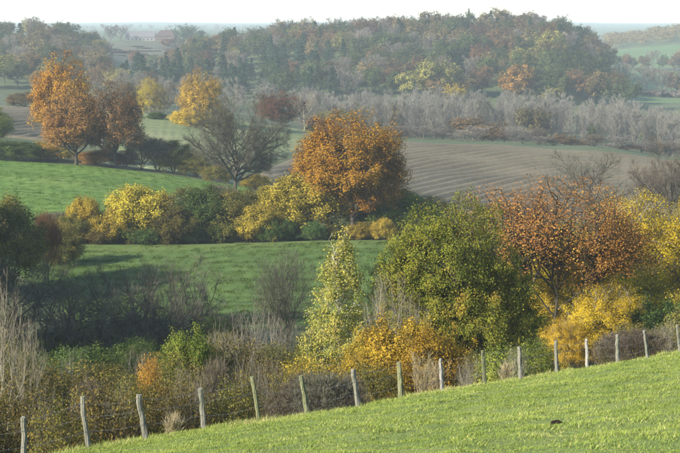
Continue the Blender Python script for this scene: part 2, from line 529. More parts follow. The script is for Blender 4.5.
def stem_lines(rng, n, H, spread, k=9, wig=.04, up=.3, base=.3):
    az = rng.uniform(0, 6.28, n) if n > 1 else np.zeros(1)
    if n > 1:
        az = np.arange(n) * 2.4 + rng.normal(size=n) * .3
    sp = spread * np.sqrt(rng.uniform(.05, 1, n)) if n > 1 else np.full(1, spread)
    st = np.stack([np.cos(az) * sp * base, np.sin(az) * sp * base, np.full(n, -.3)], 1)
    d = np.stack([np.cos(az) * sp, np.sin(az) * sp, np.ones(n)], 1)
    L = H * rng.uniform(.75, 1.0, n)
    return polylines(st, d, L, k, up, wig, rng), L

def broadleaf(key, seed, H, W, cb=.2, trunk_h=.55, r0=.3, n1=12, n2=7, n3=5, per=30, leaf=.2, sig=.3, woodmat='bark', leafmat='green_oak',
              a1=1.05, up1=.5, up2=.2, up3=.15, env=None, stems=1, spread=.08, twig=None, split=True, t1=(.28, 1.0), fr2=.5, fr3=.45, wig=.10, sides=(8, 5, 4, 3),
              leaf_levels=1, wood_levels=4, shell=0, lump=.14, low=-.55, tw=(.2, .09, .12), flat=.3, envf=(.78, 1.08), drop=0.0, t0=.25):
    rng = np.random.RandomState(seed)
    if env is None:
        env = [((0, 0, H * (cb + 1) / 2), (W / 2, W / 2, H * (1 - cb) / 2))]
    P0, L0 = stem_lines(rng, stems, H * trunk_h, spread, 10, .035 if stems == 1 else .07)
    R0 = (r0 * rng.uniform(.7, 1, stems))[:, None] * np.linspace(1, .32, 10)[None]
    R0[:, 0] *= 1.35
    wood = [tubes(P0, R0, sides[0])]
    P1, R1, L1, g1 = spawn(P0, R0, L0, n1, t1[0], t1[1], a1, .22, None, env, 9, up1, wig * .8, rng, 1.0, .03 * H / 15, envf)
    wood.append(tubes(P1, R1, sides[1]))
    tone1 = rng.normal(size=len(P1)) * .9
    P2, R2, L2, g2 = spawn(P1, R1, L1, n2, .22, 1.0, .75, .25, fr2, env, 6, up2, wig, rng, .8, .015 * H / 15)
    if shell:
        Q, RQ, LQ, gq = shell_branches(P0, P1, env, shell, rng, lump, low, .012 * H / 15)
    if wood_levels > 2:
        wood.append(tubes(P2, R2, sides[2]))
        if shell:
            wood.append(tubes(Q, RQ, sides[2]))
    if shell:
        P2 = np.concatenate([P2, Q]); R2 = np.concatenate([R2, RQ]); L2 = np.concatenate([L2, LQ]); g2 = np.concatenate([g2, gq])
    tone2 = tone1[g2] + rng.normal(size=len(P2)) * .5
    if n3:
        P3, R3, L3, g3 = spawn(P2, R2, L2, n3, .2, 1.0, .75, .3, fr3, env, 4, up3, wig, rng, .6, .008 * H / 15)
        if wood_levels > 3:
            wood.append(tubes(P3, R3, sides[3]))
        tone3 = tone2[g3]
    else:
        P3, tone3 = P2, tone2
    if drop:
        kp = rng.uniform(size=len(P3)) > drop
        P3, tone3 = P3[kp], tone3[kp]
    if twig:
        cr = twigs(P3, per, twig[0], twig[1], rng, twig[2] if len(twig) > 2 else .6, twig[3] if len(twig) > 3 else .25)
    else:
        cr = leaves(P3, per, sig, leaf, rng, tone3, flat=flat, tw=tw, t0=t0, ctr=H * .42)
    return finish(key, merge(wood), cr[:2], cr[2], woodmat, leafmat, split)

def conifer(key, seed, H, W, leafmat='spruce', per=16, n=90):
    rng = np.random.RandomState(seed)
    P0 = polylines(np.array([[0, 0, -.3]]), np.array([[0, 0, 1.0]]), np.array([H]), 8, 0, .01, rng)
    R0 = np.linspace(.28, .03, 8)[None]
    z = H * np.sort(rng.uniform(.06, .985, n))
    L = W / 2 * (1 - z / H) ** .75 * rng.uniform(.7, 1.12, n) + .25
    az = np.arange(n) * 2.4 + rng.normal(size=n) * .3
    st = np.stack([np.zeros(n), np.zeros(n), z], 1)
    d = np.stack([np.cos(az), np.sin(az), np.full(n, .05)], 1)
    P1 = polylines(st, d, L, 5, -.55, .06, rng)
    R1 = np.full((n, 1), .04) * np.linspace(1, .3, 5)[None]
    cr = leaves(P1, per, .22, .75, rng, rng.normal(size=n) * .5, flat=.5, t0=.15, asp=.5)
    return finish(key, merge([tubes(P0, R0, 5), tubes(P1, R1, 3)]), cr[:2], cr[2], 'bark_dark', leafmat, False)

# near and middle-distance prototypes
broadleaf('oak', 11, 14, 12.5, cb=.02, trunk_h=.6, r0=.34, n1=22, n2=5, n3=6, per=46, leaf=.108, sig=.17, leafmat='green_oak', shell=560, envf=(.6, .9),
          env=[((-.5, 0, 8.6), (4.7, 5.0, 5.5)), ((-3.7, -.5, 6.8), (3.1, 3.6, 4.5)), ((3.4, .3, 5.2), (3.0, 3.4, 4.6)), ((0, -1.5, 4.5), (5.0, 4.5, 4.2))], t1=(.12, 1.0), tw=(.12, .07, .09), woodmat='bark_dark', fr3=.36, lump=.06)
broadleaf('open_tree', 22, 14, 13.5, cb=.16, trunk_h=.55, r0=.25, n1=15, n2=5, n3=5, per=21, leaf=.115, sig=.24, leafmat='russet', woodmat='bark_dark', shell=330, envf=(.6, .9), wood_levels=3,
          env=[((-.3, 0, 10.3), (6.6, 6.2, 3.7)), ((3.6, -.4, 8.9), (3.3, 3.2, 2.9))], t1=(.22, .92), up1=.4, a1=1.0, tw=(.16, .09, .12), wig=.10, low=-.3, lump=.2)
broadleaf('yellow_tree', 23, 12, 11, cb=.04, trunk_h=.5, r0=.2, n1=10, n2=5, n3=5, per=36, leaf=.118, sig=.22, leafmat='yellow', woodmat='bark_grey', shell=260, envf=(.6, .9),
          t1=(.15, 1.0), up1=.7, a1=.8, tw=(.16, .08, .12), stems=3, spread=.3, lump=.2)
broadleaf('sapling', 24, 6, 5.2, cb=-.1, trunk_h=.6, r0=.06, n1=8, n2=5, n3=4, per=25, leaf=.105, sig=.15, leafmat='amber', woodmat='bark', shell=120, envf=(.6, .95),
          t1=(.12, 1.0), up1=.6, a1=.8, stems=5, spread=.4, lump=.2)
broadleaf('birch', 25, 10, 4.0, cb=.04, trunk_h=.90, r0=.085, n1=44, n2=5, n3=3, per=30, leaf=.10, sig=.16, leafmat='birch', woodmat='bark_birch', shell=120, lump=.4,
          env=[((0, 0, 3.4), (2.2, 2.2, 3.7)), ((.1, 0, 6.0), (1.45, 1.45, 3.2)), ((.1, 0, 8.0), (.75, .75, 2.4))], t1=(.10, 1.0), up1=.15, up2=-.2, up3=-.4, a1=.85, tw=(.12, .09, .1))
for i in range(4):
    broadleaf('shrub%d' % i, 30 + i, 3.2, 4.0, cb=-.25, trunk_h=.75, r0=.035, n1=7, n2=6, n3=4, per=(20, 17, 15, 13)[i], leaf=(.062, .07, .078, .088)[i], sig=.13, leafmat='olive', woodmat='bark',
              t1=(.15, 1.0), up1=.35, a1=.85, stems=9, spread=.75, drop=.1 + .12 * i, tw=(.2, .10, .14), sides=(5, 4, 3, 3), wig=.16)
for i in range(2):   # leafless pale pole-stage stems
    broadleaf('wands%d' % i, 40 + i, 7, 4.2, cb=-.2, trunk_h=.92, r0=.045, n1=8, n2=5, n3=3, per=2, woodmat='bark_pale', leafmat='twig_pale',
              t1=(.25, 1.0), up1=.9, up2=.6, a1=.5, stems=5, spread=.30, twig=(.5, .014, .35, .5), sides=(5, 4, 3, 3), fr2=.4)
for i in range(2):   # gnarled leafless orchard trees
    broadleaf('gnarled%d' % i, 44 + i, 7, 8, cb=.12, trunk_h=.42, r0=.2, n1=10, n2=8, n3=6, per=7, woodmat='bark_dark', leafmat='twig_dark',
              t1=(.3, 1.0), up1=.2, up2=.5, a1=1.05, wig=.24, twig=(.55, .022, .6, .4), sides=(6, 5, 4, 3))
broadleaf('round_bare', 47, 7, 6.5, cb=.05, trunk_h=.55, r0=.08, n1=10, n2=6, n3=5, per=4, woodmat='bark_dark', leafmat='twig_dark',
          t1=(.1, 1.0), up1=.8, up2=.5, a1=.7, stems=4, spread=.3, twig=(.55, .025, .4, .5), sides=(5, 4, 3, 3))
broadleaf('bare_oak', 48, 18, 20, cb=.12, trunk_h=.55, r0=.42, n1=24, n2=9, n3=7, per=20, woodmat='bark_dark', leafmat='twig_dark',
          t1=(.24, 1.0), up1=.35, up2=.25, a1=1.05, wig=.15, twig=(1.0, .04, .6, .3), sides=(7, 5, 4, 3))
broadleaf('bare_ash', 49, 15, 12, cb=.15, trunk_h=.75, r0=.3, n1=13, n2=7, n3=6, per=7, woodmat='bark_dark', leafmat='twig_brown',
          t1=(.3, 1.0), up1=.6, up2=.45, a1=.85, wig=.15, twig=(.9, .04, .5, .5), sides=(6, 5, 4, 3))
broadleaf('maple', 50, 20, 17, cb=.08, trunk_h=.6, r0=.42, n1=20, n2=6, n3=5, per=28, leaf=.25, sig=.32, shell=480, envf=(.6, .9), leafmat='orange', woodmat='bark',
          env=[((0, 0, 12.4), (7.9, 7.9, 7.6)), ((3.4, 0, 8.2), (5.2, 5, 5.6)), ((-3.2, 1, 11.4), (5, 5, 5.0))], t1=(.22, 1.0), tw=(.16, .08, .12))
for i, (d, sd) in enumerate(((.0, 51), (.2, 57))):
    broadleaf('brown_oak%d' % i, sd, 22, 19, cb=.12, trunk_h=.6, r0=.5, n1=18, n2=6, n3=4, per=16, leaf=.34, sig=.36, shell=330, envf=(.6, .9), leafmat='bronze', woodmat='bark_dark',
              t1=(.25, 1.0), drop=d, env=[((0, 0, 13), (8.6, 8.6, 8.8)), ((-4.2, 0, 9), (5.5, 5.5, 6)), ((4.2, 1, 9), (5.5, 5.5, 6))], tw=(.16, .08, .12), a1=1.0)
for i in range(3):
    broadleaf('bush%d' % i, 60 + i, 8, 9, cb=-.2, trunk_h=.65, r0=.09, n1=6, n2=5, n3=4, per=24, leaf=.185, sig=.27, shell=110, lump=.2, leafmat='yellow_olive', woodmat='bark',
              t1=(.12, 1.0), up1=.5, a1=.85, stems=7, spread=.5, tw=(.16, .09, .13), sides=(5, 4, 3, 3), drop=.05 + .1 * i)
for i in range(2):
    broadleaf('twigbush%d' % i, 66 + i, 6, 7, cb=-.2, trunk_h=.7, r0=.06, n1=7, n2=6, n3=4, per=5, woodmat='bark_dark', leafmat='twig_brown',
              t1=(.12, 1.0), up1=.7, a1=.75, stems=8, spread=.45, twig=(.7, .045, .45, .5), sides=(4, 3, 3, 3))
# far prototypes: single meshes
for i in range(4):
    broadleaf('far_broad%d' % i, 70 + i, 17, 15, cb=.04, trunk_h=.6, r0=.3, n1=10, n2=5, n3=0, per=32, leaf=.62, sig=.5, shell=85, lump=.22, leafmat='far_tan', woodmat='bark_dark',
              t1=(.15, 1.0), split=False, wood_levels=3, sides=(5, 4, 3, 3), drop=.08 * i, tw=(.14, .08, .12))
for i in range(2):
    broadleaf('far_bare%d' % i, 76 + i, 17, 13, cb=.1, trunk_h=.65, r0=.3, n1=12, n2=8, n3=0, per=22, leafmat='far_bare', woodmat='bark',
              t1=(.2, 1.0), up1=.6, up2=.4, a1=.8, twig=(1.9, .11, .5, .5), split=False, wood_levels=3, sides=(5, 4, 3, 3))
for i in range(3):
    broadleaf('far_poplar%d' % i, 80 + i, 19, 5.5, cb=.08, trunk_h=.97, r0=.17, n1=26, n2=5, n3=0, per=20, leafmat='poplar', woodmat='bark',
              t1=(.12, 1.0), up1=.9, up2=.7, a1=.6, twig=(1.6, .055, .4, .7), split=False, wood_levels=2, sides=(5, 3, 3, 3))
for i in range(3):
    conifer('far_spruce%d' % i, 84 + i, 20, 13, per=26)
for i in range(2):
    broadleaf('far_bush%d' % i, 90 + i, 6, 8, cb=-.2, trunk_h=.6, r0=.1, n1=8, n2=6, n3=0, per=16, leaf=.6, sig=.4, leafmat='olive_brown', woodmat='bark',
              t1=(.1, 1.0), stems=4, spread=.6, split=False, wood_levels=2, sides=(4, 3, 3, 3))
print('protos', round(time.time() - T0, 1))

_prng = np.random.RandomState(5)

def plant(name, key, u, Y, vtop, wpx, label, cat='tree', group=None, leaf=None, bark=None, rot=None, lean=0.0, hmin=1.0):
    """a plant standing on the ground under photo column u at distance Y, as tall and as wide as the photo shows it"""
    p = PROTO[key]
    g = ground(u, Y)
    zt = float(ray_z(u, vtop, Y))
    h = max(zt - g.z, hmin)
    wd = wpx / FPX * Y
    sx, sz = wd / p.W, h / p.H
    if rot is None:
        rot = _prng.uniform(0, 6.28)
    return put(name, key, g, sx, sz, rot, label, cat, group, leaf, bark, lean)

def put(name, key, loc, sx, sz, rot, label, cat='tree', group=None, leaf=None, bark=None, lean=0.0):
    p = PROTO[key]
    if p.single is not None:
        o = link(name, p.single)
        for i, mt in enumerate((bark, leaf)):
            if mt:
                o.material_slots[i].link = 'OBJECT'
                o.material_slots[i].material = M[mt]
    else:
        o = link(name, None)
        o.empty_display_size = .5
        t = link('trunk', p.trunk, o)
        if bark:
            t.material_slots[0].link = 'OBJECT'; t.material_slots[0].material = M[bark]
        if p.crown:
            c = link('crown', p.crown, o)
            if leaf:
                c.material_slots[0].link = 'OBJECT'; c.material_slots[0].material = M[leaf]
    o.location = loc
    o.scale = (sx, sx, sz)
    o.rotation_euler = (0, lean, rot)
    o['label'] = label; o['category'] = cat
    if group:
        o['group'] = group
    return o

# ------------------------------------------------------------------ ground sheet
def grid_faces(nr, nc):
    i = np.arange(nr - 1)[:, None] * nc + np.arange(nc - 1)[None]
    return np.stack([i, i + 1, i + nc + 1, i + nc], -1).reshape(-1, 4)

rows = np.concatenate([np.linspace(-60, 60, 90), np.exp(np.linspace(math.log(61.5), math.log(6500), 330))])
aa = np.concatenate([np.linspace(-1.15, -.32, 60), np.linspace(-.31, .31, 180), np.linspace(.32, 1.1, 40)])
YY = np.repeat(rows[:, None], len(aa), 1)
XX = aa[None] * (np.maximum(YY, 0) + np.where(YY < 60, (60 - YY) * .6, 0) + 25)
ZZ = terrain(XX, YY)
def fence_t(x, y):
    return (x - FP0[0]) * FN[0] + (y - FP0[1]) * FN[1]
ZZ = ZZ - .45 * sstep(-6, -1, fence_t(XX, YY)) * sstep(75, 60, YY)
g_me = mesh_np('ground', np.stack([XX, YY, ZZ], -1).reshape(-1, 3), grid_faces(len(rows), len(aa)), [M['ground']], smooth=True)
link('ground', g_me, kind='structure')

# near pasture: fine sheet with bumps, from behind the camera to just over the brow
def pasture_z(x, y):
    return terrain(x, y) + .05 * wnoise(x, y, 2.6, 11) + .022 * wnoise(x, y, .9, 23) + .05 * wnoise(x, y, 7, 31)
sS = np.concatenate([np.linspace(-60, -25, 30), np.linspace(-24.7, 48, 240)])
tS = np.linspace(-5.5, 48, 190)
S2, T2 = np.meshgrid(sS, tS)
PX = FP0[0] + FD[0] * S2 + FN[0] * T2
PY = FP0[1] + FD[1] * S2 + FN[1] * T2
edge = np.minimum(np.minimum((S2 - sS[0]) / 4, (sS[-1] - S2) / 4), np.minimum((T2 - tS[0]) / 2, (tS[-1] - T2) / 4))
PZ = pasture_z(PX, PY) - .7 * (1 - sstep(0, 1, edge))
link('pasture', mesh_np('pasture', np.stack([PX, PY, PZ], -1).reshape(-1, 3), grid_faces(len(tS), len(sS)), [M['pasture']], smooth=True), kind='structure')

def field(name, rws, mat, nr, nc, off=.15, disp=None, edge_m=3.0):
    """sheet laid on the terrain between left and right columns given at several distances"""
    rws = np.array(rws, float)
    Ys = np.linspace(rws[0, 0], rws[-1, 0], nr)
    uL = np.interp(Ys, rws[:, 0], rws[:, 1]); uR = np.interp(Ys, rws[:, 0], rws[:, 2])
    f = np.linspace(0, 1, nc)
    U = uL[:, None] * (1 - f) + uR[:, None] * f
    y = np.repeat(Ys[:, None], nc, 1)
    x = (U - CX) / FPX * y
    wd = ((uR - uL) / FPX * Ys)[:, None]
    ed = np.minimum(np.minimum(f[None] * wd, (1 - f[None]) * wd), np.minimum(y - Ys[0], Ys[-1] - y)) / edge_m
    z = terrain(x, y) + off - (off + .4) * (1 - sstep(0, 1, ed))
    if disp:
        z = z + disp(x, y) * sstep(.3, 3.5, ed)
    link(name, mesh_np(name, np.stack([x, y, z], -1).reshape(-1, 3), grid_faces(nr, nc), [M[mat]], smooth=True), kind='structure')

bumps = lambda x, y: .05 * wnoise(x, y, 3, 5) + .05 * wnoise(x, y, 6, 25) + .08 * wnoise(x, y, 14, 9)
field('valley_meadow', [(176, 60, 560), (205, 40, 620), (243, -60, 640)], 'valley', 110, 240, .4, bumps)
field('upper_meadow', [(252, -230, 262), (300, -230, 258), (342, -230, 258)], 'meadow', 110, 240, .4, bumps)
FC = np.array([170., 330.])
def furrow(x, y):
    r = np.hypot(x - FC[0], y - FC[1])
    ph = r / 4.3 + .3 * wnoise(x, y, 160, 2)
    return (.52 + .15 * wnoise(x, y, 30, 19)) * np.sin(2 * PI * ph) + .05 * np.sin(PI * ph + 1) + .03 * wnoise(x, y, 2.5, 4)
field('ploughed_field', [(372, 300, 800), (400, 250, 800), (430, 258, 800), (470, 305, 800), (518, 388, 800)], 'soil', 330, 420, .6, furrow)
def drill(x, y):
    ph = (x * .55 - y * .83) / 5.0 + .2 * wnoise(x, y, 80, 8)
    return .6 * np.sin(2 * PI * ph) + .05 * wnoise(x, y, 3, 8)
field('striped_field', [(362, 140, 240), (400, 120, 244), (430, 110, 254), (470, 110, 301), (518, 100, 384), (540, 100, 400)], 'winter', 220, 240, .55, drill)
field('bare_field', [(420, -160, 60), (470, -160, 70), (525, -160, 75)], 'soil', 120, 120, .6, furrow)
field('far_pasture', [(930, 612, 760), (1030, 622, 800)], 'far_grass', 20, 24, .3)
field('far_pasture', [(1050, 620, 800), (1330, 600, 800)], 'far_grass', 30, 24, .3)
field('far_pasture', [(1420, 585, 860), (1720, 585, 860)], 'far_grass', 40, 30, .4)
field('far_slope', [(1230, 108, 195), (1420, 105, 190), (1540, 100, 200)], 'far_brown', 30, 24, .3)
print('ground', round(time.time() - T0, 1))

# ------------------------------------------------------------------ fence on the brow
fence = link('fence', None, label='old wire fence of leaning weathered posts along the brow of the pasture', category='fence')
POSTS = [(24, 415, 458, .1, 0), (88, 397, 452, -.6, 2), (146, 385, 434, -.9, 0), (204, 381, 426, -.5, 0), (259, 370, 417, -1.0, 1), (308, 365, 409, -1.0, 1),
         (358, 354, 395, -.8, 2), (401, 346, 384, -.4, 1), (442, 345, 381, -.3, 3), (485, 343, 379, -.5, 1), (521, 339, 374, -.5, 0), (557, 334, 368, -.4, 0),
         (588, 334, 366, -.6, 3), (618, 330, 362, -.4, 0), (648, 329, 359, -1.1, 0), (680, 325, 354, -.9, 0)]
prng = np.random.RandomState(3)
tops = []
for (u, vt, vb, ln, mk) in [(-45, 0, 0, -.4, 0)] + POSTS + [(708, 0, 0, .4, 0), (735, 0, 0, -.3, 0)]:
    a = (u - CX) / FPX                      # meet the fence line
    s = 0
    lo, hi = 20.0, 90.0
    for _ in range(50):
        Y = (lo + hi) / 2
        z = float(terrain(a * Y, Y))
        x = a * (Y * CP - z * SP)
        if (x - FP0[0]) * FN[0] + (Y - FP0[1]) * FN[1] > 0:
            lo = Y
        else:
            hi = Y
    zg = float(pasture_z(np.array(x), np.array(Y)))
    h = 1.2 if not vt else float(np.clip((vb - vt) / FPX * Y, 1.05, 1.35))
    # rough cleft post: irregular 8-sided section, split top
    k, sd = 9, 8
    rad = .062 * prng.uniform(.85, 1.15) * (1 + .12 * prng.normal(size=sd))
    zz = np.linspace(-.35, h, k)
    lean_x = ln * .15; lean_y = prng.uniform(-.04, .04)
    an = np.arange(sd) * 2 * PI / sd + prng.uniform(0, 1)
    V = []
    for j in range(k):
        tw = .05 * j
        rj = rad * (1.12 - .22 * j / (k - 1)) * (1 + .05 * prng.normal(size=sd))
        c = np.array([lean_x * zz[j] + .008 * prng.normal(), lean_y * zz[j] + .008 * prng.normal()])
        for q in range(sd):
            V.append((c[0] + rj[q] * math.cos(an[q] + tw) * 1.05, c[1] + rj[q] * math.sin(an[q] + tw) * .9, zz[j] + (prng.uniform(-.02, .03) if j == k - 1 else 0)))
    F = [((j * sd + q), (j * sd + (q + 1) % sd), ((j + 1) * sd + (q + 1) % sd), ((j + 1) * sd + q)) for j in range(k - 1) for q in range(sd)]
    me = bpy.data.meshes.new('post')
    V.append((lean_x * h, lean_y * h, h + .015))
    top = [((k - 1) * sd + q, (k - 1) * sd + (q + 1) % sd, len(V) - 1) for q in range(sd)]
    me.from_pydata(V, [], F + top)
    me.materials.append(M[('wood_post', 'wood_post_green', 'wood_post', 'wood_post_pale')[mk]])
    po = link('post', me, fence)
    po.location = (x, Y, zg)
    tops.append((np.array([x, Y, zg]), np.array([lean_x, lean_y, 1.0]), h))
for hgt in (.42, .78, 1.06):
    parts = []
    for (p0, d0, h0), (p1, d1, h1) in zip(tops[:-1], tops[1:]):
        t = np.linspace(0, 1, 10)
        A = p0 + d0 * min(hgt, h0 - .06) + np.array([0, -.075, 0]); B = p1 + d1 * min(hgt, h1 - .06) + np.array([0, -.075, 0])
        P = A[None] * (1 - t[:, None]) + B[None] * t[:, None]
        P[:, 2] -= .05 * prng.uniform(.3, 1.6) * 4 * t * (1 - t)
        parts.append(tubes(P[None], np.full((1, 10), .0045), 4))
        for q in range(12):                 # barbs
            tt = (q + .5) / 12
            c = A * (1 - tt) + B * tt; c[2] = np.interp(tt, t, P[:, 2])
            dv = nrm(prng.normal(size=3)) * .03
            parts.append(tubes(np.stack([c - dv, c, c + dv])[None], np.full((1, 3), .0035), 3))
    V, F = merge(parts)
    link('wire', mesh_np('wire', V, F, [M['wire']]), fence)

# ------------------------------------------------------------------ near shrubs below the fence
G1 = 'shrubs in the thicket below the wire fence'
rng = np.random.RandomState(12)
near = [  # u, Y, vtop, wpx, leaf
    (-30, 60, 385, 100, 'olive_brown'), (20, 64, 392, 95, 'olive_brown'), (60, 58, 398, 80, 'olive'), (105, 62, 384, 90, 'olive_brown'), (135, 70, 378, 75, 'olive'),
    (172, 64, 380, 80, 'olive_brown'), (205, 74, 366, 80, 'olive_brown'), (232, 66, 376, 75, 'olive'), (262, 78, 360, 80, 'olive_brown'), (288, 70, 366, 70, 'olive'),
    (30, 78, 362, 110, 'olive'), (85, 80, 366, 100, 'olive_brown'), (120, 86, 372, 90, 'olive'),
    (-10, 84, 330, 110, 'olive'), (175, 84, 352, 80, 'olive'), (232, 88, 340, 80, 'olive_brown'), (275, 90, 345, 80, 'olive'), (300, 84, 356, 70, 'yellow_olive'),
    (330, 72, 366, 70, 'olive'), (345, 80, 352, 60, 'amber'), (375, 70, 364, 70, 'olive'), (310, 98, 330, 60, 'olive'),
    (480, 80, 350, 60, 'olive'), (505, 76, 344, 60, 'fresh_green'), (535, 82, 340, 60, 'fresh_green'), (630, 84, 322, 60, 'olive'), (660, 80, 328, 60, 'olive_brown'), (690, 84, 310, 70, 'olive'),
]
LB = {'olive': 'olive green leafy shrub in the thicket below the wire fence', 'olive_brown': 'brownish autumn shrub in the thicket below the wire fence',
      'fresh_green': 'low green shrub below the fence beside the yellow tree', 'amber': 'small amber leafed shrub beside the slender birch',
      'yellow_olive': 'small yellowing shrub beside the slender birch'}
for i, (u, Y, vt, wp, lf) in enumerate(near):
    plant('shrub', 'shrub%d' % (i % 4), u, Y, vt, wp, LB[lf], 'shrub', G1, lf)
plant('shrub', 'shrub0', 152, 72, 357, 38, 'small bright orange leafed shrub just behind the fence', 'shrub', None, 'orange_bright')
plant('shrub', 'sapling', 192, 86, 328, 56, 'bright green leafed shrub among pale leafless stems', 'shrub', None, 'fresh_green')
plant('shrub', 'twigbush0', 322, 56, 372, 66, 'dense dark leafless shrub right behind the fence posts', 'shrub', None, 'twig_dark')
plant('shrub', 'twigbush1', 286, 58, 384, 50, 'low dark leafless shrub beside the denser one behind the fence', 'shrub', None)
plant('shrub', 'twigbush1', 640, 68, 330, 60, 'grey leafless shrub behind the fence posts near the yellow tree', 'shrub', None, 'twig_brown')
# amber hazels
GA = 'amber bushes beside the green oak'
plant('hazel_bush', 'sapling', 400, 86, 318, 88, 'broad amber leafed bush between birch and green oak', 'bush', GA, 'amber')
plant('hazel_bush', 'sapling', 432, 82, 326, 66, 'broad amber leafed bush between birch and green oak', 'bush', GA, 'amber')
plant('hazel_bush', 'sapling', 372, 92, 326, 60, 'broad amber leafed bush between birch and green oak', 'bush', GA, 'yellow_olive')
plant('hazel_bush', 'sapling', 455, 88, 340, 56, 'broad amber leafed bush between birch and green oak', 'bush', GA, 'amber')
# birch
plant('birch_tree', 'birch', 339, 96, 234, 66, 'slender yellow green birch with a pointed top', 'tree', None, rot=.4)
# pale wands
GW = 'pale leafless young trees'
for i, (u, Y, vt, wp, lb) in enumerate([
        (4, 74, 264, 52, 'pale leafless young tree with upswept stems beside the dark thicket'), 
        (28, 76, 318, 40, 'pale leafless young tree with upswept stems beside the dark thicket'),
        (240, 96, 312, 46, 'grey leafless young tree in front of the shaded meadow'), (262, 98, 300, 50, 'grey leafless young tree in front of the shaded meadow'),
        (215, 98, 320, 40, 'grey leafless young tree in front of the shaded meadow'), (288, 100, 318, 44, 'grey leafless young tree in front of the shaded meadow'),
        (366, 98, 282, 44, 'grey leafless young tree between birch and green oak'), (390, 93, 268, 50, 'grey leafless young tree between birch and green oak'),
        (412, 91, 290, 44, 'grey leafless young tree between birch and green oak')]):
    plant('young_tree', 'wands%d' % (i % 2), u, Y, vt, wp, lb, 'tree', lb.split(' young')[0] + ' saplings', bark=None if i < 2 else 'bark_grey', leaf=None if i < 2 else 'twig_brown')
# the green oak and its neighbours
plant('oak_tree', 'oak', 457, 97, 205, 152, 'big dense green oak turning yellow', 'tree', None, rot=0.0)
plant('autumn_tree', 'open_tree', 552, 121, 179, 182, 'open crowned russet tree with dark branches showing through thin leaves', 'tree', None, rot=0)
GY = 'yellow trees behind the russet tree'
plant('yellow_tree', 'yellow_tree', 640, 138, 198, 124, 'golden yellow tree behind the right half of the russet tree', 'tree', None, 'yellow', rot=.3)
plant('yellow_tree', 'yellow_tree', 566, 131, 226, 150, 'lower yellow tree glowing behind the russet tree trunk', 'tree', None, 'yellow', rot=2)
plant('yellow_tree', 'yellow_tree', 608, 118, 284, 84, 'golden tree in front of the drooping russet boughs', 'tree', None, 'yellow')
plant('yellow_tree', 'yellow_tree', 566, 115.5, 318, 46, 'small golden bush beside the russet tree trunk', 'bush', None, 'yellow')
plant('yellow_tree', 'yellow_tree', 532, 124, 266, 62, 'golden tree squeezed between green oak and russet tree', 'tree', None, 'yellow', rot=1)
plant('yellow_tree', 'yellow_tree', 672, 150, 205, 60, 'yellow green tree beside the golden one', 'tree', None, 'yellow_olive', rot=4)
plant('green_tree', 'sapling', 662, 104, 300, 70, 'dull green leafed bush beside the golden tree', 'bush', None, 'shade_green')
plant('green_tree', 'sapling', 704, 112, 270, 70, 'dull green and yellow bush at the end of the tree row', 'bush', None, 'yellow_olive')
# ------------------------------------------------------------------ shaded thicket in the valley
GO = 'gnarled leafless trees in the shaded thicket'
for i, (u, Y, vt, wp) in enumerate([(70, 150, 262, 80), (95, 140, 268, 84), (128, 155, 254, 80), (165, 148, 252, 76), (190, 158, 262, 64), (110, 128, 290, 90), (150, 132, 286, 80), (55, 130, 282, 80), (20, 165, 250, 80), (205, 140, 288, 60)]):
    plant('orchard_tree', 'gnarled%d' % (i % 2), u, Y, vt, wp, 'gnarled dark leafless tree in the shaded thicket', 'tree', GO)
GS = 'shrubs of the shaded thicket'
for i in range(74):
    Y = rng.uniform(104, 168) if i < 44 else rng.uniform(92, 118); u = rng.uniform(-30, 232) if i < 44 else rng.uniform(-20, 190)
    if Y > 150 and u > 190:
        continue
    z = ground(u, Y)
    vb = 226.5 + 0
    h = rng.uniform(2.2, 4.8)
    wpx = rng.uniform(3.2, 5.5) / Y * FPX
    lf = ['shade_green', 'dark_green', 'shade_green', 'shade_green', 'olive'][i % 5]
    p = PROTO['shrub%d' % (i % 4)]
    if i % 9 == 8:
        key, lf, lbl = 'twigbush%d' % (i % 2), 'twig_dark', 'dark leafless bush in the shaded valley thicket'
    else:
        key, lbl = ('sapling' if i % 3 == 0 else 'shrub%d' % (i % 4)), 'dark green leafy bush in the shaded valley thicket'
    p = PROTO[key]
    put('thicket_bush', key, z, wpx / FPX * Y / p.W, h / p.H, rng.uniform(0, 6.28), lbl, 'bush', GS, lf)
plant('bare_tree', 'round_bare', 287, 150, 250, 62, 'round leafless tree standing before the shaded meadow', 'tree', None, 'twig_dark', rot=1)
# shaded left edge
plant('edge_tree', 'bush0', 4, 206, 198, 70, 'dark green shaded tree below the upper meadow', 'tree', None, 'olive')
plant('edge_tree', 'bush1', -40, 200, 180, 84, 'dark olive shaded tree beside the dark green one', 'tree', None, 'olive')
plant('edge_bush', 'twigbush0', 46, 214, 212, 32, 'dark reddish shaded bush below the upper meadow', 'bush', None, 'red_brown')
plant('edge_bush', 'bush2', 62, 225, 222, 40, 'dull olive bush beside the reddish shaded one', 'bush', None, 'olive')

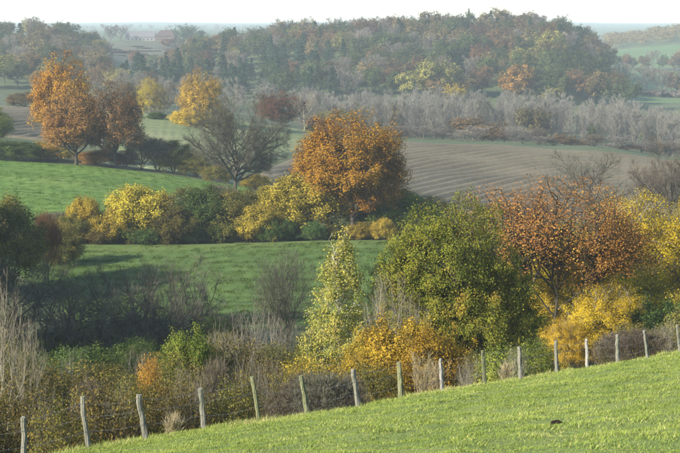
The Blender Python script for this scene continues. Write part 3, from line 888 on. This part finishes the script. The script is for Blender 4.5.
# ------------------------------------------------------------------ hedge between the two meadows
HL = [  # u, Y, vtop, wpx, key, leaf, label
    (84, 246, 197, 26, 'bush0', 'amber', 'slim orange yellow tree in the hedge between two meadows'),
    (70, 244, 214, 34, 'bush1', 'olive', 'dull olive hedge bush beside the slim orange one'),
    (100, 246, 212, 42, 'bush2', 'olive', 'olive hedge bush between the orange and the bright yellow one'),
    (140, 246, 186, 54, 'bush0', 'hedge_gold', 'bright yellow rounded tree in the hedge below the upper meadow'),
    (170, 248, 196, 40, 'twigbush0', 'twig_pale', 'pale leafless hedge bush beside the bright yellow one'),
    (176, 243, 206, 40, 'bush1', 'olive_brown', 'dull brown hedge bush at the foot of the pale leafless one'),
    (204, 247, 186, 52, 'bush1', 'shade_green', 'grey green bush in the hedge between yellow ones'),
    (232, 246, 192, 48, 'bush2', 'olive', 'dark olive bush in the hedge between yellow ones'),
    (262, 244, 204, 40, 'bush0', 'yellow_olive', 'low yellow bush in the hedge beside a broad yellow tree'),
    (284, 250, 180, 54, 'bush1', 'yellow_olive', 'broad olive yellow hedge tree beside the tall orange tree'),
    (304, 250, 174, 66, 'bush0', 'yellow_olive', 'tallest olive yellow hedge tree touching the tall orange tree'),
    (374, 252, 206, 46, 'bush1', 'olive', 'low olive bush at the trunk of the tall orange tree'),
    (395, 252, 190, 56, 'bush0', 'fresh_green', 'yellow green bush between tall orange tree and green oak'),
    (425, 256, 196, 50, 'bush2', 'olive', 'dull green bush behind the green oak'),
    (118, 244, 208, 40, 'bush1', 'yellow_olive', 'low yellowish bush touching the bright yellow hedge tree'),
    (158, 247, 194, 34, 'bush2', 'yellow_olive', 'olive yellow bush right beside the bright yellow hedge tree'),
    (190, 250, 188, 36, 'bush0', 'olive_brown', 'tan brown bush beside the grey green hedge bush'),
    (220, 250, 184, 40, 'twigbush1', 'twig_brown', 'leafless grown out hedge bush beside the grey green one'),
    (246, 250, 190, 34, 'bush1', 'olive', 'dull olive bush beside the low yellow hedge bush'),
    (56, 246, 212, 34, 'twigbush0', 'twig_brown', 'leafless brown bush at the shaded end of the hedge'),
]
for (u, Y, vt, wp, key, lf, lb) in HL:
    plant('hedge_bush', key, u, Y, vt, wp * 1.22, lb, 'bush', 'hedge between the meadows', lf)
for i in range(24):
    lf = ['olive', 'shade_green', 'yellow_olive', 'shade_green', 'olive_brown'][rng.randint(5)]
    plant('hedge_bush', 'bush%d' % (i % 3), 92 + i * 14 + rng.uniform(-5, 5), 241.5 + rng.uniform(0, 3), 224 + rng.uniform(-8, 5), rng.uniform(18, 34),
          {'olive': 'low olive', 'shade_green': 'low dark green', 'yellow_olive': 'low yellowish', 'olive_brown': 'low brown'}[lf] + ' bush along the foot of the hedge by the valley meadow', 'bush', 'low bushes at the hedge foot', lf)
plant('maple_tree', 'maple', 352, 247, 115, 98, 'tall orange brown tree in the hedge, sunlit on its left', 'tree', None, rot=.2)

# ------------------------------------------------------------------ trees above the upper meadow
plant('oak_tree', 'brown_oak0', 64, 372, 54, 58, 'tall orange brown oak behind the two darker ones', 'tree', None, 'orange', rot=0)
plant('oak_tree', 'brown_oak1', 76, 344, 90, 70, 'brown oak with thinning leaves above the upper meadow', 'tree', None, 'bronze', rot=1)
plant('oak_tree', 'brown_oak0', 116, 346, 84, 58, 'dark red brown oak above the upper meadow', 'tree', None, 'dark_brown', rot=2.4)
plant('bare_tree', 'bare_ash', 102, 420, 66, 36, 'grey leafless tree behind the brown oaks', 'tree', None, 'twig_brown', 'bark_grey')
plant('bare_tree', 'bare_oak', 235, 322, 95, 92, 'wide spreading dark leafless oak at the end of the upper meadow', 'tree', None, rot=.6)
US = [(14, 346, 142, 60, 'bush0', 'dark_green', 'dark evergreen bush at the top of the upper meadow'),
      (-20, 346, 138, 60, 'bush2', 'dark_green', 'dark evergreen bush beyond the one at the meadow top'),
      (-4, 400, 108, 34, 'bush1', 'fresh_green', 'light green tree behind the dark evergreen bush'),
      (42, 352, 142, 34, 'bush1', 'amber', 'orange yellow bush at the foot of the brown oaks'),
      (58, 354, 148, 34, 'bush2', 'yellow_olive', 'yellowish bush under the thinning brown oak'),
      (96, 352, 150, 40, 'bush0', 'bronze', 'low brown bush between two oak trunks'),
      (126, 352, 150, 30, 'bush2', 'red_brown', 'low dark bush beside the red brown oak'),
      (142, 350, 134, 34, 'twigbush0', 'twig_brown', 'leafless grey bush beside the red brown oak'),
      (158, 350, 138, 32, 'twigbush1', 'twig_brown', 'leafless bush between grey and olive ones'),
      (174, 352, 140, 42, 'bush1', 'olive', 'dark olive bush between leafless bush and spreading oak'),
      (196, 350, 152, 36, 'bush2', 'olive', 'low olive bush left beside the spreading leafless oak'),
      (218, 342, 164, 30, 'bush0', 'olive', 'small olive bush at the trunk of the spreading leafless oak'),
      (256, 338, 174, 30, 'bush1', 'yellow_olive', 'small yellowish bush right beside the spreading leafless oak')]
for (u, Y, vt, wp, key, lf, lb) in US:
    plant('bush', key, u, Y, vt, wp, lb, 'bush', 'bushes above the upper meadow', lf)
# bare trees before the ploughed field
plant('bare_tree', 'bare_ash', 584, 270, 150, 74, 'leafless tree before the ploughed field, seen above the russet crown', 'tree', None, 'twig_dark', rot=1)
plant('bare_tree', 'bare_oak', 672, 262, 138, 76, 'leafless tree before the ploughed field, above the yellow trees', 'tree', None, 'twig_brown', rot=3)
plant('bare_tree', 'bare_ash', 706, 256, 160, 60, 'leafless tree at the end of the yellow row', 'tree', None, 'twig_dark', rot=2)

# ------------------------------------------------------------------ trees beyond the fields
plant('oak_tree', 'brown_oak0', 201, 500, 71, 46, 'golden brown round oak beyond the striped field', 'tree', None, 'gold_brown', rot=2)
plant('bush', 'bush0', 192, 496, 108, 40, 'sunlit yellow bush under the golden brown oak', 'bush', None, 'yellow')
plant('bush', 'bush2', 214, 498, 106, 34, 'yellowish bush right under the golden brown oak', 'bush', None, 'yellow_olive')
plant('oak_tree', 'brown_oak0', 281, 536, 91, 52, 'round red brown oak beyond the striped field', 'tree', None, 'dark_brown', rot=1)
plant('bare_tree', 'bare_ash', 305, 530, 92, 24, 'pale trunked leafless tree beside the round red oak', 'tree', None, 'twig_pale', 'bark_pale')
plant('bush', 'bush1', 312, 540, 126, 14, 'small yellow green bush beside the pale trunk', 'bush', None, 'fresh_green')
plant('birch_tree', 'yellow_tree', 152, 520, 78, 26, 'thin yellowish tree left of the golden brown oak', 'tree', None, 'yellow_olive')
plant('birch_tree', 'bare_ash', 163, 512, 82, 26, 'thin leafless tree between yellowish tree and golden oak', 'tree', None, 'twig_brown')
plant('bush', 'bush0', 157, 506, 112, 18, 'dark green bush below the thin leafless tree', 'bush', None, 'dark_green')
plant('tree', 'brown_oak1', 128, 540, 82, 30, 'pale tan tree behind the red brown oak', 'tree', None, 'far_tan')
plant('tree', 'bush1', 24, 545, 92, 34, 'pale tan bush on the edge of the bare field', 'bush', None, 'far_tan')
# ragged hedge behind the ploughed field
hedge_l = ['far_bare', 'far_bare', 'far_bare', 'twig_brown', 'twig_brown', 'far_rust']
for i in range(40):
    u = 312 + i * 10.2 + rng.uniform(-4, 4)
    Y = 560 + rng.uniform(-12, 25)
    lf = hedge_l[rng.randint(6)]
    base = np.interp(u, [312, 400, 500, 600, 720], [137, 146, 147, 152, 164])
    vt = base - rng.uniform(9, 22)
    plant('hedgerow_tree', ('twigbush%d' % (i % 2)) if lf == 'twig_brown' else ('far_bare%d' % (i % 2) if lf == 'far_bare' else 'far_broad%d' % (i % 4)), u, Y, vt, rng.uniform(18, 30), {'far_bare': 'grey leafless hedgerow tree behind the ploughed field', 'far_rust': 'rust brown hedgerow tree behind the ploughed field',
          'twig_brown': 'dull brown hedgerow bush behind the ploughed field', 'far_green': 'dark green hedgerow tree behind the ploughed field', 'far_tan': 'tan hedgerow tree behind the ploughed field'}[lf], 'tree', 'hedgerow behind the ploughed field', lf)
plant('hedgerow_tree', 'far_broad1', 476, 575, 117, 52, 'broad rust brown tree in the hedgerow behind the ploughed field', 'tree', None, 'far_rust')
plant('hedgerow_tree', 'far_broad2', 334, 600, 108, 50, 'broad olive tree at the end of the ploughed field hedgerow', 'tree', None, 'olive')
# poplar plantation
n = 0
for r_ in range(8):
    Y = 640 + r_ * 17
    for c_ in range(34):
        u = 300 + c_ * 12.4 + (r_ % 2) * 6 + rng.uniform(-3.5, 3.5)
        if rng.uniform() < .12 or (u < 345 and r_ > 5):
            continue
        g = ground(u, Y + rng.uniform(-5, 5))
        h = (18.5 + 2.2 * float(wnoise(g.x, g.y, 40, 6))) * rng.uniform(.78, 1.1)
        p = PROTO['far_poplar%d' % (n % 3)]
        s = h / p.H
        put('poplar_tree', 'far_poplar%d' % (n % 3), g, s * rng.uniform(.9, 1.3), s, rng.uniform(0, 6.28), 'slim pale leafless poplar in the plantation below the wooded hill', 'tree', 'poplar plantation')
        n += 1
for i in range(46):
    u = rng.uniform(118, 330); Y = rng.uniform(640, 800)
    g = ground(u, Y); h = rng.uniform(13, 18); p = PROTO['far_poplar%d' % (i % 3)]
    put('pale_tree', 'far_poplar%d' % (i % 3), g, h / p.H * 1.5, h / p.H, rng.uniform(0, 6.28), 'pale leafless tree in the misty belt below the spruces', 'tree', 'pale trees below the spruces')

for i in range(16):
    u = rng.uniform(345, 680); Y = rng.uniform(630, 770)
    g = ground(u, Y); h = rng.uniform(9, 17); key = 'far_broad%d' % (i % 4); p = PROTO[key]
    lf = ['far_tan', 'far_green', 'far_rust', 'far_green'][i % 4]
    put('copse_tree', key, g, h / p.H * rng.uniform(.7, 1.1), h / p.H, rng.uniform(0, 6.28), {'far_tan': 'tan', 'far_green': 'dull green', 'far_rust': 'rust brown', 'far_bare': 'grey brown'}[lf] + ' rounded tree standing among the pale poplars', 'tree', 'rounded trees among the poplars', lf)

# ------------------------------------------------------------------ wooded hills
FOREST = {'far_tan': ('broadleaf_tree', 'tan autumn tree in the wood on the far hill'), 'far_rust': ('broadleaf_tree', 'rust brown tree in the wood on the far hill'),
          'far_green': ('broadleaf_tree', 'dark green broadleaved tree in the wood on the far hill'), 'far_yellow': ('broadleaf_tree', 'yellow green tree in the wood on the far hill'),
          'far_bare': ('leafless_tree', 'grey leafless tree in the wood on the far hill'), 'spruce': ('spruce_tree', 'dark spruce in the wood on the far hill')}
def wood(u0, u1, Y0, Y1, du, dY, mix, where, hr=(14, 19), jit=.42, skip=None):
    Y = Y0; k = 0
    while Y <= Y1:
        step = du * FPX / Y
        u = u0 + rng.uniform(0, step)
        while u < u1:
            uu = u + rng.uniform(-jit, jit) * step; yy = Y + rng.uniform(-jit, jit) * dY
            u += step
            if skip is not None and skip(uu, yy):
                continue
            ws = mix(uu, yy)
            ks = list(ws); pr = np.array([ws[q] for q in ks], float)
            lf = ks[rng.choice(len(ks), p=pr / pr.sum())]
            if lf == 'spruce':
                key = 'far_spruce%d' % rng.randint(3)
            elif lf == 'far_bare':
                key = 'far_bare%d' % rng.randint(2)
            else:
                key = 'far_broad%d' % rng.randint(4)
            p = PROTO[key]
            h = rng.uniform(*hr) * (1.1 if lf == 'spruce' else 1)
            s = h / p.H
            nm, lb = FOREST[lf]
            put(nm, key, ground(uu, yy), s * rng.uniform(.75, 1.5), s * rng.uniform(.85, 1.12), rng.uniform(0, 6.28), lb.replace('on the far hill', where), 'tree', lb.split(' in the')[0] + 's ' + where, lf)
            k += 1
        Y += dY
    return k

def hill_mix(u, Y):
    # kinds stand in groups: slow noise over the hill decides which kind leads
    x = (u - CX) / FPX * Y
    n1, n2 = float(wnoise(x, Y, 75, 14)), float(wnoise(x, Y, 60, 33))
    low = float(sstep(1090, 1010, Y) * sstep(370, 300, u))
    return {'spruce': .06 + 5 * low + (.3 if n2 > .6 else 0), 'far_tan': .25 + 1.5 * max(n1, 0), 'far_rust': .12 + 1.0 * max(n1 * n2, 0), 'far_green': .3 + 1.8 * max(-n1, 0) + .4 * max(n2, 0),
            'far_yellow': .05 + .5 * max(-n2 - .3, 0), 'far_bare': .15 + 1.0 * max(n2 - .2, 0)}
def hill_skip(u, Y):
    # right flank of the hill and the dell on its left
    right = np.interp(Y, [850, 1000, 1200], [626, 618, 604])
    left = np.interp(Y, [850, 950, 1000, 1100, 1200], [120, 130, 150, 172, 186])
    return u > right or u < left
k1 = wood(110, 632, 862, 1185, 13.0, 26, hill_mix, 'on the far hill', skip=hill_skip)
k2 = wood(-110, 128, 820, 1215, 14, 36, lambda u, Y: {'far_tan': 1.2, 'far_rust': .3, 'far_green': .7, 'far_yellow': .3, 'far_bare': 1.0, 'spruce': .15}, 'on the misty slope', hr=(13, 17),
          skip=lambda u, Y: u > np.interp(Y, [820, 1000, 1230], [128, 112, 104]))
k3 = wood(186, 232, 1230, 1380, 15, 40, hill_mix, 'behind the farm field', hr=(14, 18))
k4 = wood(565, 602, 1200, 1230, 14, 30, lambda u, Y: {'far_bare': 1}, 'on the hill crest', hr=(16, 20))
# lone yellow-green crown on the hill, sunlit edge trees
plant('broadleaf_tree', 'far_broad0', 437, 858, 60, 40, 'large pale green crown at the foot of the wooded hill', 'tree', None, 'far_yellow')
plant('broadleaf_tree', 'far_broad1', 553, 846, 86, 24, 'small yellow crown at the foot of the wooded hill', 'tree', None, 'far_yellow')
plant('broadleaf_tree', 'far_broad2', 517, 850, 62, 36, 'pale orange crown at the foot of the wooded hill', 'tree', None, 'bronze')
plant('broadleaf_tree', 'far_broad3', 455, 840, 82, 26, 'small orange yellow crown beside the large pale green one', 'tree', None, 'amber')
# right-hand fields: tree lines
for i in range(13):
    u = 608 + i * 9 + rng.uniform(-4, 4)
    lf = ['far_bare', 'far_tan', 'far_green', 'far_bare', 'far_rust'][rng.randint(5)]
    plant('field_tree', 'far_bare%d' % (i % 2) if lf == 'far_bare' else 'far_broad%d' % (i % 4), u, 1370 + rng.uniform(-15, 15), 44 + rng.uniform(0, 14), rng.uniform(11, 18),
          {'far_bare': 'leafless tree in the row between the far green fields', 'far_tan': 'tan tree in the row between the far green fields', 'far_green': 'dark green tree in the row between the far green fields', 'far_rust': 'rust brown tree in the row between the far green fields'}[lf], 'tree', 'tree row between far fields', lf)
for i in range(16):
    plant('field_hedge_bush', 'far_bush%d' % (i % 2), 614 + i * 6.5 + rng.uniform(-2, 2), 1040 + rng.uniform(-4, 4), 92 + rng.uniform(-3, 2), 13, 'low dark bush in the hedge across the far green field', 'bush', 'low hedge across the far field', 'far_bare')
for i, u in enumerate((622, 646, 661, 676)):
    plant('field_tree', 'far_bare%d' % (i % 2) if i < 3 else 'far_broad1', u, 1045, 62 + 3 * i, 20, 'leafless tree rising from the low hedge across the far field' if i < 3 else 'rust brown tree rising from the low hedge across the far field', 'tree', 'trees in the low far hedge' if i < 3 else None, 'far_bare' if i < 3 else 'far_rust')
# distant wooded ridge on the right, crest by the skyline: too far to tell trees apart
kk = []
pb = PROTO['far_broad0'].single
nv = len(pb.vertices); co = np.empty(nv * 3, np.float32); pb.vertices.foreach_get('co', co); co = co.reshape(-1, 3)
nf = len(pb.polygons); fi = np.empty(nf * 4, np.int32); pb.loops.foreach_get('vertex_index', fi); fi = fi.reshape(-1, 4)
sel = rng.permutation(nf)[:160]
def woodmass(name, u0, u1, Y0, Y1, n, leaf, lab, h=14):
    parts = []
    for _ in range(n):
        u, Y = rng.uniform(u0, u1), rng.uniform(Y0, Y1)
        g = np.array(ground(u, Y)); s = h / 17 * rng.uniform(.7, 1.1)
        q = fi[rng.permutation(nf)[:110]]
        c = co[q].reshape(-1, 4, 3); m = c.mean(1, keepdims=True)
        c = (m + (c - m) * 3.0) * s * np.array([1.3, 1.3, 1]) + g
        parts.append((c.reshape(-1, 3), np.arange(len(q) * 4).reshape(-1, 4)))
    V, F = merge(parts)
    link(name, mesh_np(name, V, F, [M[leaf]], {'tone': rng.uniform(.2, .8, len(F))}), kind='stuff', label=lab, category='wood')
woodmass('distant_wood', 606, 800, 1750, 2080, 420, 'far_tan', 'hazy brown wood covering the distant ridge beyond the green fields')
woodmass('distant_wood', -100, 560, 2900, 4000, 260, 'far_bare', 'faint bluish belts of distant trees below the skyline', 13)

# ------------------------------------------------------------------ farm on the ridge
def box(x0, x1, y0, y1, z0, z1):
    V = np.array([(x, y, z) for z in (z0, z1) for y in (y0, y1) for x in (x0, x1)], float)
    F = np.array([(0, 1, 5, 4), (1, 3, 7, 5), (3, 2, 6, 7), (2, 0, 4, 6), (4, 5, 7, 6), (0, 2, 3, 1)])
    return V, F
def gable(x0, x1, y0, y1, z0, z1, ov=.5, hip=0.0):
    ym = (y0 + y1) / 2
    a = [(x0 - ov, y0 - ov, z0), (x1 + ov, y0 - ov, z0), (x1 + ov, y1 + ov, z0), (x0 - ov, y1 + ov, z0), (x0 - ov + hip, ym, z1), (x1 + ov - hip, ym, z1)]
    return np.array(a, float), np.array([(0, 1, 5, 4), (2, 3, 4, 5), (1, 2, 5, 5), (3, 0, 4, 4), (0, 3, 2, 1)])
M['plaster'] = noise_mat('pale_plaster', [(.13, .13, .12), (.17, .165, .155)], .5)
M['brick'] = noise_mat('red_brick_wall', [(.075, .062, .053), (.10, .08, .068)], .8)
M['slate'] = noise_mat('grey_slate_roof', [(.08, .08, .085), (.12, .12, .125)], .6)
M['tiles'] = noise_mat('brown_tile_roof', [(.05, .036, .032), (.075, .052, .046)], .6)
M['glass_dark'] = noise_mat('dark_window', [(.03, .035, .04), (.05, .05, .06)], .5, rough=.2)
fg = ground(150, 1570)
farm = link('farm_building', None, label='long hazy farm building with slate wing and taller brown roofed house', category='building')
farm.location = (fg.x, fg.y, fg.z - .3)
def fpart(name, VF, mat, parent=farm):
    F = VF[1]
    me = bpy.data.meshes.new(name)
    me.from_pydata([tuple(v) for v in VF[0]], [], [tuple(dict.fromkeys(map(int, f))) for f in F])
    me.materials.append(M[mat])
    return link(name, me, parent)
ua = lambda u: (u - 150) / FPX * 1570
wl = fpart('wing_wall', box(ua(126), ua(155), 0, 11, 0, 4.4), 'plaster')
fpart('wing_roof', gable(ua(126), ua(155) - .6, 0, 11, 4.42, 10.5), 'slate')
hw = fpart('house_wall', box(ua(155) + .02, ua(175), -3, 13, 0, 5.2), 'brick')
hr_ = fpart('house_roof', gable(ua(155) + .6, ua(175), -3, 13, 5.22, 11.5, .6, 5.0), 'tiles')
fpart('chimney', box(ua(165), ua(165) + 1.2, 4, 5.4, 10.5, 13), 'brick', hr_)
for i in range(7):
    x = ua(128 + i * 3.8)
    fpart('window', box(x, x + 1.6, -.06, .1, 1.4, 3.0), 'glass_dark', wl)
for i in range(4):
    for zq in (1.2,):
        x = ua(157.5 + i * 4.4)
        fpart('window', box(x, x + 1.5, -3.06, -2.9, zq, zq + 1.8), 'glass_dark', hw)
fpart('door', box(ua(168), ua(168) + 2.6, -3.07, -2.9, .3, 3.4), 'plaster', hw)
for i, u in enumerate((110, 121, 183, 193)):
    plant('farm_tree', 'far_bare%d' % (i % 2) if i < 2 else 'far_broad%d' % i, u, 1560 + 20 * i, 24 + 2 * (i % 2), 16 + 6 * (i > 1), 'leafless tree at the slate wing end of the farm' if i < 2 else 'dark tree beside the farm house end', 'tree', 'farm trees', 'far_bare' if i < 2 else 'far_green')
plant('farm_tree', 'far_broad0', 172, 1440, 38, 22, 'rust red tree on the slope below the farm house', 'tree', None, 'far_rust')
for i in range(26):
    u = 102 + (i % 14) * 6.5 + rng.uniform(-3, 3)
    plant('slope_bush', 'far_bush%d' % (i % 2), u, 1300 + rng.uniform(-60, 190), 58 + rng.uniform(-10, 6), 14, 'hazy bush on the slope below the farm', 'bush', 'bushes below the farm', ['far_tan', 'far_rust', 'far_green'][i % 3])

# ------------------------------------------------------------------ unseen tall trees on the left bank, added to shade the valley
for i in range(2, 14):
    Y = 94 + i * 5.4 + rng.uniform(-2, 2)
    x = -(44 + .17 * (Y - 92)) + rng.uniform(-5, 4) - (9 if i > 23 else 0) + 0
    z = float(terrain(x, Y))
    key = ['brown_oak0', 'brown_oak1', 'maple'][i % 3]
    p = PROTO[key]; h = rng.uniform(16, 21)
    put('bank_shade_tree', key, (x, Y, z), h / p.H * .75, h / p.H, rng.uniform(0, 6.28), 'unseen tall brown tree added on the bank to shade the valley', 'tree', 'unseen trees added on the bank for valley shade', ['bronze', 'olive', 'orange'][i % 3])
print('plants', round(time.time() - T0, 1), len(bpy.data.objects))

# ------------------------------------------------------------------ grass of the near pasture
def make_grass():
    r = np.random.RandomState(9)
    N = 1800000
    s = r.uniform(-16, 44, N); t = r.uniform(-1.6, 27, N)
    x = FP0[0] + FD[0] * s + FN[0] * t; y = FP0[1] + FD[1] * s + FN[1] * t
    dist = np.hypot(x, y)
    ok = (y > 9) & (np.abs(x) < y * .30 + 1.5) & (r.uniform(size=N) < np.clip(1.25 - dist / 75, .4, 1))
    x, y, t = x[ok], y[ok], t[ok]
    n1 = wnoise(x, y, 1.1, 17); n2 = wnoise(x, y, 4.0, 41); n3 = wnoise(x, y, .45, 29)
    tus = np.clip(n1 * .9 + n3 * .6 + .35 * n2 - .55, 0, 1)
    brow = sstep(2.5, .2, t)
    h = .025 + .014 * np.clip(n3 + .5, 0, 1) + .04 * tus + .08 * brow * np.clip(.5 + n1, 0, 1.2)
    h = h * r.uniform(.6, 1.4, len(x))
    z = pasture_z(x, y) - .01
    az = r.uniform(0, 6.28, len(x))
    wd = .0035 + .00016 * np.hypot(x, y)
    dx, dy = np.cos(az) * wd, np.sin(az) * wd
    lx, ly = r.normal(size=len(x)) * h * .55 + .25 * h, r.normal(size=len(x)) * h * .55
    b = np.stack([x, y, z], 1)
    V = np.stack([b - np.stack([dx, dy, 0 * dx], 1), b + np.stack([dx, dy, 0 * dx], 1), b + np.stack([lx, ly, h], 1)], 1).reshape(-1, 3)
    tone = .42 + .10 * r.normal(size=len(x)) + .10 * n2 + .10 * n1 + .22 * brow * r.uniform(0, 1.3, len(x)) + .35 * np.clip(wnoise(x, y, 2.2, 50) - .75, 0, 1)
    tone = np.where(r.uniform(size=len(x)) < .07, tone + .35, tone)
    tone = tone - .16 * tus * (1 - brow)
    tone = tone - .3 * np.clip(wnoise(x, y, 1.3, 37) - .8, 0, 1)
    print('blades', len(x))
    return mesh_np('pasture_grass', V, np.arange(len(V)).reshape(-1, 3), [M['grass']], {'tone': np.clip(tone, 0, 1)})
link('pasture_grass', make_grass(), kind='stuff', label='short sunlit green grass of the near pasture', category='grass')

def meadow_tufts(name, rws, n, seed, label, mat='meadow_grass'):
    r = np.random.RandomState(seed)
    rws = np.array(rws, float)
    y = r.uniform(rws[0, 0] + 2, rws[-1, 0] - 2, n)
    u = np.interp(y, rws[:, 0], rws[:, 1]) + r.uniform(.02, .98, n) * (np.interp(y, rws[:, 0], rws[:, 2]) - np.interp(y, rws[:, 0], rws[:, 1]))
    x = (u - CX) / FPX * y
    k = wnoise(x, y, 5, 13) + .7 * wnoise(x, y, 1.8, 44) + r.normal(size=n) * .4
    x, y, k = x[k > -.4], y[k > -.4], k[k > -.4]
    m = len(x)
    z = terrain(x, y) + .4 + bumps(x, y) - .03
    h = (.07 + .07 * np.clip(k, 0, 1.6)) * r.uniform(.6, 1.4, m)
    az = r.uniform(0, 6.28, m); wd = .10 * r.uniform(.5, 1.3, m)
    d = np.stack([np.cos(az) * wd, np.sin(az) * wd, 0 * wd], 1); b = np.stack([x, y, z], 1)
    tip = b + np.stack([r.normal(size=m) * h * .5, r.normal(size=m) * h * .5, h], 1)
    V = np.stack([b - d, b + d, tip], 1).reshape(-1, 3)
    tone = np.clip(.40 + .08 * r.normal(size=m) + .10 * wnoise(x, y, 9, 21) - .06 * k, 0, 1)
    link(name, mesh_np(name, V, np.arange(3 * m).reshape(-1, 3), [M[mat]], {'tone': tone}), kind='stuff', label=label, category='grass')
M['meadow_grass'] = leaf_mat('meadow_grass', [(.035, .075, .014), (.07, .13, .022), (.11, .165, .034), (.20, .21, .07)], .3, 0, 0)
M['darker_grass'] = leaf_mat('darker_grass', [(.032, .056, .013), (.06, .095, .02), (.09, .12, .03), (.15, .15, .055)], .3, 0, 0)  # darker tone of the meadow tufts, for the valley
meadow_tufts('meadow_grass', [(178, 66, 470), (205, 46, 470), (241, -30, 470)], 170000, 1, 'short grass tufts of the darker valley meadow below the hedge', 'darker_grass')
meadow_tufts('meadow_grass', [(254, -60, 258), (300, -60, 254), (340, -60, 254)], 130000, 2, 'short grass tufts of the sloping upper meadow')

# more scrub: bare stems and twiggy growth between the leafy shrubs
GX = 'leafless stems in the scrub below the fence'
for i, (u, Y, vt, wp) in enumerate([(48, 62, 384, 40), (92, 66, 372, 44), (122, 64, 376, 36), (188, 66, 362, 38), (216, 70, 352, 40), (246, 72, 348, 40), (272, 74, 350, 36), (300, 66, 366, 34), (70, 84, 350, 50), (140, 88, 346, 44), (350, 66, 368, 34), (470, 70, 356, 30), (515, 74, 342, 30), (612, 74, 326, 34), (668, 74, 318, 36)]):
    if i % 3 == 1:
        plant('leafless_shrub', 'twigbush%d' % (i % 2), u, Y, vt + 6, wp, 'tangled brown leafless shrub among leafy ones below the fence', 'shrub', 'tangled leafless shrubs below the fence', 'twig_brown')
    else:
        plant('leafless_sapling', 'wands%d' % (i % 2), u, Y, vt, wp, 'thin grey leafless sapling among leafy shrubs below the fence', 'sapling', GX, 'twig_brown', 'bark_grey')

# dry stalks behind the fence
def stalks(u, Y, vtop, wpx, label):
    r = np.random.RandomState(int(u))
    g = ground(u, Y)
    h = float(ray_z(u, vtop, Y)) - g.z
    wd = wpx / FPX * Y
    n = 46
    st = np.stack([r.normal(size=n) * wd * .16, r.normal(size=n) * wd * .16, np.full(n, -.1)], 1)
    d = np.stack([r.normal(size=n) * .16, r.normal(size=n) * .16, np.ones(n)], 1)
    L = h * r.uniform(.6, 1.05, n)
    P = polylines(st, d, L, 6, .1, .05, r)
    RR = np.full((n, 1), .008) * np.linspace(1, .4, 6)[None]
    o = link('dry_weeds', None, label=label, category='weeds')
    o.location = g
    V, F = tubes(P, RR, 3)
    link('stalks', mesh_np('stalks', V, F, [M['straw']], {'tone': np.full(len(F), .5)}), o)
    tv = twigs(P, 14, .28, .014, r, .6, .5, .35)
    link('seed_heads', mesh_np('seed_heads', tv[0], tv[1], [M['straw']], {'tone': tv[2]}), o)
stalks(421, 49.5, 349, 26, 'tall bleached dry weeds beside a green post')
stalks(436, 50.5, 362, 14, 'short dry weeds beside the bleached white post')
stalks(173, 39.5, 411, 12, 'dry grass tuft at the brow between two posts')
stalks(505, 52, 362, 14, 'short dry weeds between two posts by the green oak')

# molehills
def molehill(u, v, rad, label):
    lo, hi = 8., 60.
    for _ in range(60):
        Y = (lo + hi) / 2
        x = ray_x(u, v, Y)
        if float(ray_z(u, v, Y)) > float(pasture_z(np.array(x), np.array(Y))):
            lo = Y
        else:
            hi = Y
    r = np.random.RandomState(int(u))
    n, m = 22, 8
    V = [(0, 0, rad * .5)]
    for j in range(1, m + 1):
        f = j / m
        for q in range(n):
            a = q / n * 6.283
            rr = rad * f * (1 + .22 * math.sin(2 * a + u) + .15 * math.sin(5 * a))
            V.append((rr * math.cos(a) * 1.3, rr * math.sin(a), rad * .5 * math.cos(f * PI / 2) + r.normal() * rad * .07 - (.06 if j == m else 0)))
    F = [(0, 1 + q, 1 + (q + 1) % n) for q in range(n)]
    F += [(1 + (j - 1) * n + q, 1 + j * n + q, 1 + j * n + (q + 1) % n, 1 + (j - 1) * n + (q + 1) % n) for j in range(1, m) for q in range(n)]
    me = bpy.data.meshes.new('molehill')
    me.from_pydata(V, [], F)
    me.materials.append(M['mole'])
    o = link('molehill', me, label=label, category='molehill')
    o.location = (x, Y, float(pasture_z(np.array(x), np.array(Y))) + .03)
molehill(557, 425, .075, 'dark earth molehill in the open pasture grass')

# ------------------------------------------------------------------ haze
X0, X1 = float(XX.min()) - 60, float(XX.max()) + 60
zlo = float(min(ZZ.min(), PZ.min())) - 1.5
ztop = 32.0
me = bpy.data.meshes.new('haze')
V, F = box(X0, X1, -75, 6560, zlo, ztop)
me.from_pydata([tuple(v) for v in V], [], [tuple(map(int, f)) for f in F])
hz = link('haze', me, kind='stuff', label='thin bluish autumn haze filling the valley', category='haze')
m, n, out = new_mat('haze_air')
pv = n.nodes.new('ShaderNodeVolumePrincipled')
pv.inputs['Color'].default_value = (.72, .87, 1.0, 1)
pv.inputs['Density'].default_value = 0.00013
pv.inputs['Anisotropy'].default_value = 0.0
n.links.new(pv.outputs[0], out.inputs['Volume'])
me.materials.append(m)
tops_z = 0
for o in bpy.data.objects:
    if o.type == 'MESH' and o.name != 'haze':
        pass
print('tris', sum(sum(len(p.vertices) - 2 for p in m.polygons) if len(m.polygons) < 2000 else len(m.polygons) * 2 for m in bpy.data.meshes))
print('done', round(time.time() - T0, 1))
